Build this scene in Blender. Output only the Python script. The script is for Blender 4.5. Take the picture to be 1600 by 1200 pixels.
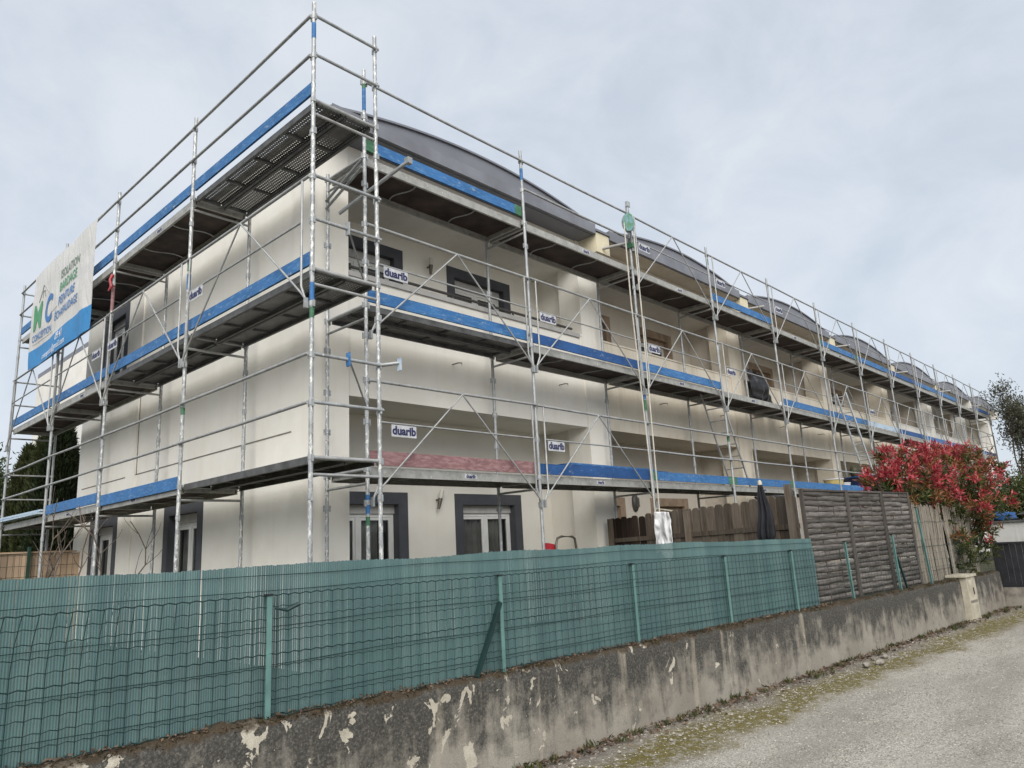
import bpy, bmesh, math, random
import numpy as np
from mathutils import Vector, Matrix, noise

random.seed(7)
rng = np.random.default_rng(7)
for _o in list(bpy.data.objects):
    bpy.data.objects.remove(_o)
SC = bpy.context.scene
COL = SC.collection
ZS = 2.62                      # design heights are measured from the lowest scaffold deck; the road is at 0

# ------------------------------------------------------------------ camera
def cam_axes(a, b, c):
    f = Vector((math.cos(b) * math.sin(a), math.cos(b) * math.cos(a), math.sin(b)))
    r = Vector((math.cos(a), -math.sin(a), 0)); u = r.cross(f)
    return r * math.cos(c) + u * math.sin(c), -r * math.sin(c) + u * math.cos(c), f
_r, _u, _f = cam_axes(0.8240, 0.2208, -0.0541)
cam_data = bpy.data.cameras.new('camera'); cam = bpy.data.objects.new('camera', cam_data); COL.objects.link(cam)
cam_data.sensor_width = 36; cam_data.lens = 1144.9 / 1600 * 36
cam_data.clip_start = 0.05; cam_data.clip_end = 2000
M = Matrix.Identity(4)
for i in range(3):
    M[i][0], M[i][1], M[i][2] = _r[i], _u[i], -_f[i]
M[0][3], M[1][3], M[2][3] = -3.9335, -6.4186, -1.0226 + ZS
cam.matrix_world = M
SC.camera = cam

# ------------------------------------------------------------------ sky, sun, exposure
SUN = Vector((-0.54, -0.56, 0.63)).normalized()      # towards the brightest part of the cloud
W = bpy.data.worlds.new('World'); SC.world = W; W.use_nodes = True
wt = W.node_tree; wt.nodes.clear()
def wn(t, **k):
    n = wt.nodes.new(t)
    for a, b in k.items(): setattr(n, a, b)
    return n
sky = wn('ShaderNodeTexSky', sky_type='NISHITA', sun_disc=False, sun_elevation=math.asin(SUN.z),
         sun_rotation=math.atan2(SUN.x, SUN.y), air_density=1.0, dust_density=2.0, ozone_density=1.0)
bgs = wn('ShaderNodeBackground'); bgs.inputs[1].default_value = 0.05
wt.links.new(sky.outputs[0], bgs.inputs[0])
tc = wn('ShaderNodeTexCoord'); mp = wn('ShaderNodeMapping'); mp.inputs['Scale'].default_value = (1.0, 1.0, 1.4)
wt.links.new(tc.outputs['Generated'], mp.inputs[0])
n1 = wn('ShaderNodeTexNoise'); n1.inputs['Scale'].default_value = 6.5; n1.inputs['Detail'].default_value = 7; n1.inputs['Roughness'].default_value = 0.56; n1.inputs['Distortion'].default_value = 0.35
n2 = wn('ShaderNodeTexNoise'); n2.inputs['Scale'].default_value = 1.1; n2.inputs['Detail'].default_value = 2
wt.links.new(mp.outputs[0], n1.inputs['Vector']); wt.links.new(tc.outputs['Generated'], n2.inputs['Vector'])
ad = wn('ShaderNodeMath', operation='MULTIPLY_ADD'); ad.inputs[1].default_value = 0.55
wt.links.new(n2.outputs[0], ad.inputs[0]); wt.links.new(n1.outputs[0], ad.inputs[2])
cr = wn('ShaderNodeValToRGB')
cr.color_ramp.elements[0].position = 0.52; cr.color_ramp.elements[0].color = (0.575, 0.635, 0.72, 1)
cr.color_ramp.elements[1].position = 1.0; cr.color_ramp.elements[1].color = (0.765, 0.805, 0.855, 1)
e = cr.color_ramp.elements.new(0.76); e.color = (0.665, 0.722, 0.795, 1)
wt.links.new(ad.outputs[0], cr.inputs[0])
bgc = wn('ShaderNodeBackground'); bgc.inputs[1].default_value = 0.435
wt.links.new(cr.outputs[0], bgc.inputs[0])
mx = wn('ShaderNodeMixShader'); mx.inputs[0].default_value = 0.84
wo = wn('ShaderNodeOutputWorld')
wt.links.new(bgs.outputs[0], mx.inputs[1]); wt.links.new(bgc.outputs[0], mx.inputs[2]); wt.links.new(mx.outputs[0], wo.inputs[0])
sd = bpy.data.lights.new('sun', 'SUN'); sd.energy = 1.5; sd.angle = math.radians(55); sd.color = (1.0, 0.96, 0.90)
so = bpy.data.objects.new('sun', sd); COL.objects.link(so)
so.rotation_euler = (-SUN).to_track_quat('-Z', 'Y').to_euler(); so.location = (0, 0, 30)
vs = SC.view_settings
vs.view_transform = 'Standard'; vs.look = 'None'; vs.gamma = 1; vs.exposure = 1.35; vs.use_curve_mapping = False

# ------------------------------------------------------------------ materials
MATS = {}
class NT:
    """small node-tree helper"""
    def __init__(s, name):
        s.m = bpy.data.materials.new(name); s.m.use_nodes = True
        s.t = s.m.node_tree; s.t.nodes.clear()
        s.out = s.n('ShaderNodeOutputMaterial'); s.b = s.n('ShaderNodeBsdfPrincipled')
        s.l(s.b.outputs[0], s.out.inputs[0])
        MATS[name] = s.m
    def n(s, t, **k):
        n = s.t.nodes.new(t)
        for a, b in k.items(): setattr(n, a, b)
        return n
    def l(s, a, b): s.t.links.new(a, b)
    def put(s, v, inp):
        if hasattr(v, 'default_value') or hasattr(v, 'is_output'): s.l(v, inp)
        else: inp.default_value = v
    def co(s, scale=(1, 1, 1), kind='Object', rnd=0.0):
        t = s.n('ShaderNodeTexCoord'); mp = s.n('ShaderNodeMapping'); mp.inputs['Scale'].default_value = scale
        s.l(t.outputs[kind], mp.inputs[0])
        if rnd:
            oi = s.n('ShaderNodeObjectInfo'); mu = s.n('ShaderNodeMath', operation='MULTIPLY'); mu.inputs[1].default_value = rnd
            s.l(oi.outputs['Random'], mu.inputs[0]); cb = s.n('ShaderNodeCombineXYZ')
            s.l(mu.outputs[0], cb.inputs[0]); s.l(mu.outputs[0], cb.inputs[2]); s.l(cb.outputs[0], mp.inputs['Location'])
        return mp.outputs[0]
    def noise(s, vec, scale, detail=4, rough=0.55, dist=0.0):
        n = s.n('ShaderNodeTexNoise'); n.inputs['Scale'].default_value = scale; n.inputs['Detail'].default_value = detail
        n.inputs['Roughness'].default_value = rough; n.inputs['Distortion'].default_value = dist
        s.l(vec, n.inputs['Vector']); return n.outputs[0]
    def vor(s, vec, scale, out='Color', feature='F1', rand=1.0):
        n = s.n('ShaderNodeTexVoronoi'); n.feature = feature; n.inputs['Scale'].default_value = scale; n.inputs['Randomness'].default_value = rand
        s.l(vec, n.inputs['Vector']); return n.outputs[out]
    def ramp(s, v, *stops, interp='LINEAR'):
        r = s.n('ShaderNodeValToRGB'); cr = r.color_ramp; cr.interpolation = interp
        while len(cr.elements) < len(stops): cr.elements.new(0.5)
        for el, (p, c) in zip(cr.elements, stops):
            el.position = p; el.color = (c, c, c, 1) if isinstance(c, (int, float)) else (*c, 1)
        s.l(v, r.inputs[0]); return r.outputs[0]
    def mix(s, f, a, b, mode='MIX'):
        n = s.n('ShaderNodeMix', data_type='RGBA', blend_type=mode)
        for v, i in ((f, 0), (a, 6), (b, 7)):
            if isinstance(v, tuple): n.inputs[i].default_value = (*v, 1) if len(v) == 3 else v
            elif isinstance(v, (int, float)): n.inputs[i].default_value = v
            else: s.l(v, n.inputs[i])
        return n.outputs[2]
    def math(s, op, a, b=0.0, c=None):
        n = s.n('ShaderNodeMath', operation=op)
        for i, v in enumerate((a, b, c)):
            if v is None: continue
            if isinstance(v, (int, float)): n.inputs[i].default_value = v
            else: s.l(v, n.inputs[i])
        return n.outputs[0]
    def sep(s, vec):
        n = s.n('ShaderNodeSeparateXYZ'); s.l(vec, n.inputs[0]); return n.outputs
    def set(s, col=None, rough=None, metal=None, spec=None):
        for v, k in ((col, 'Base Color'), (rough, 'Roughness'), (metal, 'Metallic'), (spec, 'Specular IOR Level')):
            if v is None: continue
            if isinstance(v, tuple): s.b.inputs[k].default_value = (*v, 1) if len(v) == 3 else v
            elif isinstance(v, (int, float)): s.b.inputs[k].default_value = v
            else: s.l(v, s.b.inputs[k])
    def bump(s, h, strength=0.3, dist=0.02):
        n = s.n('ShaderNodeBump'); n.inputs['Strength'].default_value = strength; n.inputs['Distance'].default_value = dist
        s.l(h, n.inputs['Height']); s.l(n.outputs[0], s.b.inputs['Normal'])

def simple(name, col, rough=0.6, metal=0.0, var=0.12, scale=6.0, bump=0.0, spec=0.4, rnd=9.0):
    k = NT(name); v = k.co(rnd=rnd); n = k.noise(v, scale)
    lo = tuple(max(0, c * (1 - var * 1.6)) for c in col); hi = tuple(min(1, c * (1 + var)) for c in col)
    k.set(k.ramp(n, (0.3, lo), (0.7, hi)), rough, metal, spec)
    if bump: k.bump(k.noise(v, scale * 6), bump, 0.01)
    return k.m

def galv(name, col, splat):
    k = NT(name); v = k.co(rnd=13); n = k.noise(v, 9, 5, 0.6)
    base = k.ramp(n, (0.3, tuple(c * 0.72 for c in col)), (0.5, col), (0.75, tuple(min(1, c * 1.25) for c in col)))
    vs_ = k.co((1, 1, 0.45), rnd=7); s = k.noise(vs_, 34, 3, 0.7)
    f = k.ramp(s, (splat, 0.0), (splat + 0.05, 0.9))
    rust = k.ramp(k.noise(v, 17, 3), (0.66, 0.0), (0.74, 0.5))
    c = k.mix(rust, base, (0.16, 0.10, 0.07)); c = k.mix(f, c, (0.66, 0.66, 0.63))
    k.set(c, 0.52, 0.35, 0.5); k.bump(s, 0.25, 0.004)
    return k.m
galv('galv', (0.34, 0.355, 0.36), 0.62)
galv('galv_thin', (0.36, 0.365, 0.36), 0.70)
galv('galv_spattered', (0.33, 0.345, 0.35), 0.52)
galv('alu_edge', (0.36, 0.355, 0.33), 0.63)
simple('dark_steel', (0.12, 0.12, 0.118), 0.55, 0.4, 0.3)

def painted(name, col, worn, under, amt=0.60):
    k = NT(name); v = k.co((0.5, 0.5, 1.0), rnd=21); n = k.noise(v, 5, 4); s = k.noise(k.co((0.35, 0.35, 1.4), rnd=5), 26, 5, 0.7)
    base = k.ramp(n, (0.3, tuple(c * 0.78 for c in col)), (0.7, tuple(min(1, c * 1.15) for c in col)))
    c = k.mix(k.ramp(s, (amt - 0.10, 0.0), (amt + 0.06, 0.85)), base, worn)
    c = k.mix(k.ramp(k.noise(v, 14, 6, 0.75), (0.60, 0.0), (0.66, 0.8)), c, under)
    k.set(c, 0.62, 0, 0.35); k.bump(s, 0.2, 0.004)
painted('blue', (0.034, 0.135, 0.33), (0.10, 0.23, 0.42), (0.30, 0.34, 0.38))
painted('blue_dark', (0.018, 0.075, 0.225), (0.05, 0.14, 0.31), (0.20, 0.24, 0.30), 0.66)
painted('blue_pale', (0.30, 0.42, 0.55), (0.46, 0.53, 0.58), (0.5, 0.5, 0.48), 0.5)
painted('red_board', (0.225, 0.115, 0.12), (0.34, 0.215, 0.21), (0.12, 0.055, 0.058), 0.55)
painted('green_paint', (0.05, 0.15, 0.08), (0.12, 0.28, 0.17), (0.05, 0.12, 0.08))
simple('ply', (0.050, 0.034, 0.029), 0.75, 0, 0.5, 3.0, 0.1)
def perforated():
    k = NT('perforated'); t = k.n('ShaderNodeTexCoord'); x, y, z = k.sep(t.outputs['Object'])
    def cell(v, p): return k.math('SUBTRACT', k.math('FRACT', k.math('DIVIDE', v, p)), 0.5)
    p = 0.042
    a, b = cell(x, p), cell(y, p)
    d = k.math('SQRT', k.math('ADD', k.math('MULTIPLY', a, a), k.math('MULTIPLY', b, b)))
    hole = k.math('LESS_THAN', d, 0.22)
    n = k.noise(k.co(rnd=4), 7, 4)
    c = k.ramp(n, (0.3, (0.12, 0.117, 0.11)), (0.7, (0.22, 0.215, 0.20)))
    rim = k.math('LESS_THAN', d, 0.32)
    k.set(k.mix(k.math('MULTIPLY', rim, 0.6), c, (0.06, 0.058, 0.055)), 0.55, 0.4, 0.4)
    tr = k.n('ShaderNodeBsdfTransparent'); ms = k.n('ShaderNodeMixShader')
    k.l(hole, ms.inputs[0]); k.l(k.b.outputs[0], ms.inputs[1]); k.l(tr.outputs[0], ms.inputs[2]); k.l(ms.outputs[0], k.out.inputs[0])
perforated()

def render_coat(name, col, stain, amount, warm):
    """smooth exterior render with rain streaks and patchy tone"""
    k = NT(name); v = k.co()
    big = k.noise(v, 0.55, 3); mid = k.noise(v, 2.6, 5, 0.6); fine = k.noise(v, 45, 3)
    streak = k.noise(k.co((5.0, 5.0, 0.33)), 1.5, 5, 0.62)
    base = k.ramp(big, (0.32, tuple(c * 0.90 for c in col)), (0.68, tuple(min(1, c * 1.06) for c in col)))
    base = k.mix(k.ramp(mid, (0.40, 0.0), (0.70, 0.45)), base, warm)
    f = k.math('MULTIPLY', k.ramp(streak, (0.50, 0.0), (0.78, amount)), k.ramp(mid, (0.30, 0.35), (0.62, 1.0)))
    c = k.mix(f, base, stain)
    c = k.mix(k.ramp(k.noise(v, 11, 6, 0.7), (0.62, 0.0), (0.8, amount * 0.6)), c, stain)
    k.set(c, 0.88, 0, 0.2); k.bump(fine, 0.25, 0.006)
render_coat('render_new', (0.80, 0.775, 0.71), (0.50, 0.465, 0.40), 0.16, (0.73, 0.685, 0.59))
render_coat('render_white', (0.76, 0.745, 0.705), (0.50, 0.47, 0.41), 0.22, (0.62, 0.585, 0.50))
render_coat('render_old', (0.68, 0.625, 0.525), (0.33, 0.29, 0.225), 0.42, (0.53, 0.455, 0.335))
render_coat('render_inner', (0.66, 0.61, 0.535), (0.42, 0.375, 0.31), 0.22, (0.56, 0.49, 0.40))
render_coat('render_streaked', (0.50, 0.50, 0.48), (0.13, 0.125, 0.115), 0.95, (0.34, 0.33, 0.31))
simple('stub_cream', (0.66, 0.60, 0.44), 0.85, 0, 0.08, 3)
simple('joint_dark', (0.20, 0.185, 0.16), 0.9)
def zinc():
    k = NT('zinc'); v = k.co(); n = k.noise(v, 1.3, 4); s = k.noise(k.co((2.5, 1, 0.6)), 3.5, 5, 0.65)
    c = k.ramp(n, (0.3, (0.175, 0.181, 0.204)), (0.7, (0.210, 0.216, 0.242)))
    c = k.mix(k.ramp(s, (0.55, 0.0), (0.8, 0.4)), c, (0.21, 0.213, 0.225))
    k.set(c, 0.5, 0.25, 0.4); k.bump(k.noise(v, 30, 2), 0.05, 0.004)
zinc()
simple('zinc_light', (0.205, 0.21, 0.235), 0.5, 0.25, 0.15, 2)
simple('surround', (0.066, 0.069, 0.080), 0.7, 0, 0.12, 3)
simple('surround_old', (0.32, 0.235, 0.165), 0.8, 0, 0.25, 4)
simple('pvc', (0.72, 0.72, 0.70), 0.4, 0, 0.05)
simple('pvc_grey', (0.42, 0.41, 0.39), 0.5, 0, 0.08)
simple('room_shade', (0.018, 0.017, 0.017), 0.9)  # near-black colour standing in for the shade inside the rooms
simple('curtain', (0.58, 0.55, 0.50), 0.9, 0, 0.2, 3)
def glass():
    k = NT('glass'); k.set((0.03, 0.032, 0.035), 0.04, 0, 0.6)
    tr = k.n('ShaderNodeBsdfTransparent'); tr.inputs[0].default_value = (0.85, 0.87, 0.87, 1); ms = k.n('ShaderNodeMixShader'); ms.inputs[0].default_value = 0.72
    k.l(k.b.outputs[0], ms.inputs[1]); k.l(tr.outputs[0], ms.inputs[2]); k.l(ms.outputs[0], k.out.inputs[0])
glass()
simple('white_sign', (0.50, 0.51, 0.53), 0.5, 0, 0.22, 8)
simple('navy', (0.020, 0.022, 0.085), 0.5)
simple('rail_dark', (0.085, 0.082, 0.078), 0.5, 0.3)
simple('lamp_metal', (0.13, 0.115, 0.095), 0.4, 0.6)
simple('lamp_glass', (0.62, 0.60, 0.54), 0.25)
simple('black_plastic', (0.012, 0.012, 0.014), 0.28, 0, 0.3, 5, 0.0, 0.6)
simple('black_cloth', (0.013, 0.014, 0.018), 0.8, 0, 0.3)
simple('white_plastic', (0.66, 0.67, 0.68), 0.45, 0, 0.06)
simple('cream_plastic', (0.44, 0.405, 0.32), 0.6, 0, 0.22, 5)
simple('bucket_yellow', (0.52, 0.42, 0.16), 0.5, 0, 0.15)
simple('tub_blue', (0.018, 0.035, 0.10), 0.5)
simple('red_plastic', (0.34, 0.02, 0.03), 0.45)
simple('alu_ladder', (0.50, 0.51, 0.51), 0.4, 0.4, 0.1)
simple('rope', (0.50, 0.48, 0.42), 0.9)
def pulley_paint():
    k = NT('pulley_paint'); v = k.co(kind='Generated'); n = k.noise(v, 5, 5, 0.7)
    k.set(k.ramp(n, (0.30, (0.03, 0.11, 0.05)), (0.46, (0.07, 0.20, 0.12)), (0.54, (0.10, 0.23, 0.30)), (0.68, (0.24, 0.30, 0.15))), 0.6)
pulley_paint()
def timber(name, lo, hi, grey, scale=(9, 9, 0.8)):
    k = NT(name); v = k.co(scale, rnd=31); n = k.noise(v, 3.0, 6, 0.65, 0.6); m = k.noise(k.co(rnd=17), 2.2, 3)
    c = k.ramp(n, (0.28, lo), (0.72, hi)); c = k.mix(k.ramp(m, (0.45, 0.0), (0.7, 0.6)), c, grey)
    oi = k.n('ShaderNodeObjectInfo'); hs = k.n('ShaderNodeHueSaturation'); k.l(k.math('MULTIPLY_ADD', oi.outputs['Random'], 0.7, 0.62), hs.inputs['Value']); k.l(c, hs.inputs['Color'])
    k.set(hs.outputs[0], 0.85, 0, 0.2); k.bump(n, 0.4, 0.006)
timber('picket_dark', (0.016, 0.010, 0.008), (0.045, 0.029, 0.022), (0.03, 0.022, 0.018))
timber('picket_wood', (0.050, 0.040, 0.031), (0.175, 0.142, 0.110), (0.135, 0.120, 0.100))
timber('woven_wood', (0.016, 0.014, 0.012), (0.21, 0.192, 0.176), (0.080, 0.072, 0.066), (1.3, 1.3, 16))
timber('woven_frame', (0.050, 0.044, 0.039), (0.12, 0.105, 0.093), (0.09, 0.082, 0.076))
timber('reed', (0.17, 0.145, 0.115), (0.52, 0.47, 0.39), (0.36, 0.335, 0.295))
timber('batten', (0.30, 0.19, 0.11), (0.48, 0.34, 0.22), (0.40, 0.30, 0.22))
timber('bark', (0.05, 0.035, 0.025), (0.13, 0.095, 0.07), (0.10, 0.08, 0.065), (6, 6, 2))
timber('bark_fig', (0.075, 0.060, 0.050), (0.19, 0.155, 0.13), (0.13, 0.11, 0.095), (6, 6, 2))
timber('beige_panel', (0.33, 0.24, 0.165), (0.43, 0.32, 0.225), (0.37, 0.28, 0.20), (3, 3, 1))
def screen_mat():
    k = NT('cane_green'); v = k.co((8, 8, 0.7)); n = k.noise(v, 6, 4); b = k.noise(k.co(), 0.8, 3)
    c = k.ramp(n, (0.3, (0.060, 0.121, 0.122)), (0.7, (0.088, 0.162, 0.160)))
    c = k.mix(k.ramp(b, (0.4, 0.0), (0.7, 0.45)), c, (0.095, 0.155, 0.158))
    lane = k.noise(k.co((3.0, 3.0, 0.05)), 1.6, 4, 0.6); c = k.mix(k.ramp(lane, (0.38, 0.55), (0.55, 0.0)), c, (0.050, 0.098, 0.104)); c = k.mix(k.ramp(lane, (0.52, 0.0), (0.68, 0.5)), c, (0.115, 0.185, 0.180))
    spl = k.noise(k.co((1, 1, 0.5)), 9, 6, 0.7); c = k.mix(k.ramp(spl, (0.58, 0.0), (0.72, 0.4)), c, (0.12, 0.145, 0.125))
    k.set(c, 0.55, 0, 0.35)
screen_mat()
simple('wire_green', (0.006, 0.027, 0.026), 0.5)
simple('post_green', (0.11, 0.215, 0.20), 0.5, 0, 0.15)
simple('post_dark_green', (0.012, 0.045, 0.03), 0.5)
def stained_wall():
    """old rendered boundary wall: black lichen running down, flaked pale patches, pale foot"""
    k = NT('stained_wall'); t = k.n('ShaderNodeTexCoord'); v = k.co(); x, y, z = k.sep(t.outputs['Object'])
    h = k.math('DIVIDE', z, 0.70)                                       # 0 foot .. 1 top
    st = k.noise(k.co((3.2, 3.2, 0.36)), 2.2, 6, 0.66)                  # vertical runs
    mid = k.noise(v, 4.5, 6, 0.68); fine = k.noise(v, 60, 4, 0.75); grit = k.noise(v, 170, 2, 0.6)
    clean = k.ramp(k.noise(v, 1.7, 4), (0.3, (0.24, 0.215, 0.182)), (0.7, (0.37, 0.343, 0.292)))
    lich = k.ramp(fine, (0.32, (0.020, 0.020, 0.019)), (0.52, (0.062, 0.060, 0.055)), (0.72, (0.20, 0.19, 0.165)))
    f = k.math('ADD', k.math('MULTIPLY_ADD', h, 1.15, -0.20), k.math('MULTIPLY_ADD', st, 1.7, -0.85))
    f = k.math('ADD', f, k.math('MULTIPLY_ADD', mid, 2.0, -1.0))
    c = k.mix(k.ramp(f, (-0.05, 0.0), (0.62, 0.95)), clean, lich)
    far = k.math('MULTIPLY_ADD', x, -0.055, 0.47)                       # the flaking gets rarer along the wall
    far = k.math('MINIMUM', far, 0.60)
    pa = k.noise(k.co((1.0, 1.0, 0.75)), 6.2, 6, 0.58, 0.7)
    pf = k.math('ADD', pa, k.math('MULTIPLY_ADD', far, 0.30, -0.16))
    pm = k.ramp(pf, (0.592, 0.0), (0.602, 1.0))
    pale = k.ramp(k.noise(v, 8, 3), (0.3, (0.40, 0.365, 0.295)), (0.7, (0.56, 0.52, 0.435)))
    c = k.mix(pm, c, pale)
    run = k.ramp(k.noise(k.co((2.3, 2.3, 0.16)), 2.0, 3, 0.5), (0.65, 0.0), (0.72, 0.5))
    c = k.mix(run, c, (0.46, 0.41, 0.32))
    moss = k.ramp(k.math('ADD', k.math('MULTIPLY_ADD', h, 4.0, -3.70), k.noise(v, 7, 5, 0.7)), (0.55, 0.0), (0.72, 0.9))
    c = k.mix(moss, c, k.ramp(grit, (0.35, (0.030, 0.022, 0.014)), (0.65, (0.085, 0.060, 0.034))))
    c = k.mix(k.ramp(grit, (0.40, 0.28), (0.58, 0.0)), c, (0.05, 0.047, 0.042))
    k.set(c, 0.93, 0, 0.15)
    hh = k.math('ADD', k.math('MULTIPLY', fine, 0.5), k.math('MULTIPLY', grit, 0.5)); hh = k.math('SUBTRACT', hh, k.math('MULTIPLY', pm, 0.5))
    k.bump(hh, 0.6, 0.012)
stained_wall()
def gravel_mat():
    k = NT('gravel'); t = k.n('ShaderNodeTexCoord'); v = k.co(); x, y, z = k.sep(t.outputs['Object'])
    cell = k.vor(v, 110, 'Color'); ds = k.vor(v, 110, 'Distance'); g, _, _ = k.sep(cell)
    c = k.ramp(g, (0.0, (0.15, 0.132, 0.107)), (0.30, (0.31, 0.283, 0.24)), (0.75, (0.47, 0.437, 0.38)), (1.0, (0.68, 0.65, 0.585)))
    wear = k.noise(k.co((0.35, 1.3, 1)), 1.3, 5, 0.6); c = k.mix(k.ramp(wear, (0.36, 0.5), (0.54, 0.0)), c, (0.19, 0.172, 0.145)); c = k.mix(k.ramp(wear, (0.52, 0.0), (0.70, 0.45)), c, (0.50, 0.47, 0.415))
    dust = k.noise(v, 1.1, 4); c = k.mix(k.ramp(dust, (0.35, 0.0), (0.7, 0.55)), c, (0.39, 0.362, 0.315))
    c = k.mix(k.ramp(k.noise(v, 24, 4, 0.7), (0.52, 0.0), (0.78, 0.5)), c, (0.17, 0.152, 0.128))
    # moss band that follows the wall foot, about a metre out, and the dirt strip against the wall
    d = k.math('SUBTRACT', k.math('MULTIPLY_ADD', x, -0.0692, -2.314), y)   # metres in front of the wall
    wob = k.math('ADD', d, k.math('MULTIPLY_ADD', k.noise(v, 1.4, 4, 0.6), 0.9, -0.45))
    band = k.math('SUBTRACT', 1.15, k.math('MULTIPLY', k.math('ABSOLUTE', k.math('SUBTRACT', wob, 0.50)), 3.0))
    mf = k.math('MULTIPLY', k.math('MAXIMUM', band, 0.0), k.ramp(k.noise(v, 13, 5, 0.75), (0.38, 0.0), (0.52, 1.0)))
    c = k.mix(k.math('MINIMUM', k.math('MULTIPLY', mf, 1.3), 0.93), c, k.ramp(k.noise(v, 40, 3), (0.3, (0.075, 0.060, 0.014)), (0.7, (0.20, 0.165, 0.040))))
    dirt = k.ramp(wob, (0.02, 0.85), (0.40, 0.0))
    c = k.mix(dirt, c, k.ramp(k.noise(v, 30, 4, 0.7), (0.3, (0.045, 0.035, 0.027)), (0.7, (0.21, 0.185, 0.155))))
    k.set(c, 0.95, 0, 0.2)
    k.bump(k.math('ADD', k.math('MULTIPLY', ds, -1.0), k.noise(v, 9, 3)), 0.8, 0.012)
gravel_mat()
simple('soil', (0.075, 0.075, 0.040), 0.95, 0, 0.5, 2.5, 0.4)
simple('stone_light', (0.52, 0.485, 0.425), 0.9, 0, 0.2, 20)
simple('stone_mid', (0.34, 0.31, 0.265), 0.9, 0, 0.3, 20)
simple('stone_dark', (0.24, 0.22, 0.19), 0.9, 0, 0.3, 20)
simple('dead_leaf', (0.14, 0.095, 0.065), 0.85, 0, 0.5, 9)
simple('dark_fence', (0.018, 0.019, 0.023), 0.55, 0, 0.3)
def leaf(name, a, b, c_, rough=0.5):
    k = NT(name); v = k.co(); n = k.noise(v, 3.1, 4); m = k.vor(v, 14, 'Color'); g, _, _ = k.sep(m)
    c = k.ramp(g, (0.0, a), (0.5, b), (1.0, c_)); c = k.mix(k.ramp(n, (0.35, 0.45), (0.65, 0.0)), c, tuple(x * 0.45 for x in a))
    k.set(c, rough, 0, 0.35)
    tl = k.n('ShaderNodeBsdfTranslucent'); k.l(c, tl.inputs[0]); ms = k.n('ShaderNodeMixShader'); ms.inputs[0].default_value = 0.25
    k.l(k.b.outputs[0], ms.inputs[1]); k.l(tl.outputs[0], ms.inputs[2]); k.l(ms.outputs[0], k.out.inputs[0])
leaf('leaf_red', (0.30, 0.020, 0.032), (0.52, 0.062, 0.078), (0.66, 0.21, 0.20))
leaf('leaf_bronze', (0.12, 0.055, 0.022), (0.30, 0.11, 0.045), (0.19, 0.15, 0.045))
leaf('leaf_green', (0.035, 0.050, 0.014), (0.075, 0.095, 0.026), (0.14, 0.145, 0.045))
leaf('moss_brown', (0.030, 0.022, 0.010), (0.060, 0.045, 0.018), (0.085, 0.075, 0.028), 0.9)
leaf('leaf_cypress', (0.010, 0.018, 0.006), (0.022, 0.036, 0.011), (0.040, 0.056, 0.018), 0.7)
leaf('leaf_cypress_olive', (0.024, 0.032, 0.009), (0.045, 0.058, 0.017), (0.075, 0.086, 0.028), 0.7)
leaf('leaf_tree', (0.020, 0.035, 0.011), (0.042, 0.066, 0.020), (0.078, 0.10, 0.036), 0.6)
leaf('leaf_pale', (0.060, 0.064, 0.036), (0.10, 0.10, 0.062), (0.15, 0.145, 0.10), 0.6)
def banner_mat(name, col):
    k = NT(name); v = k.co(); n = k.noise(v, 2.0, 4)
    c = k.ramp(n, (0.3, tuple(x * 0.9 for x in col)), (0.7, col)); k.set(c, 0.5, 0, 0.35); k.bump(k.noise(k.co((1, 2.2, 0.8)), 2.2, 5, 0.6, 1.2), 0.55, 0.07)
    tl = k.n('ShaderNodeBsdfTranslucent'); k.l(c, tl.inputs[0]); ms = k.n('ShaderNodeMixShader'); ms.inputs[0].default_value = 0.22
    k.l(k.b.outputs[0], ms.inputs[1]); k.l(tl.outputs[0], ms.inputs[2]); k.l(ms.outputs[0], k.out.inputs[0])
banner_mat('banner_white', (0.72, 0.71, 0.69)); banner_mat('banner_blue', (0.05, 0.28, 0.62))
simple('print_green', (0.06, 0.28, 0.12), 0.5); simple('print_blue', (0.03, 0.16, 0.42), 0.5); simple('print_olive', (0.13, 0.20, 0.13), 0.5); simple('print_white', (0.75, 0.77, 0.80), 0.5); simple('print_grey', (0.22, 0.24, 0.24), 0.5)

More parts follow.
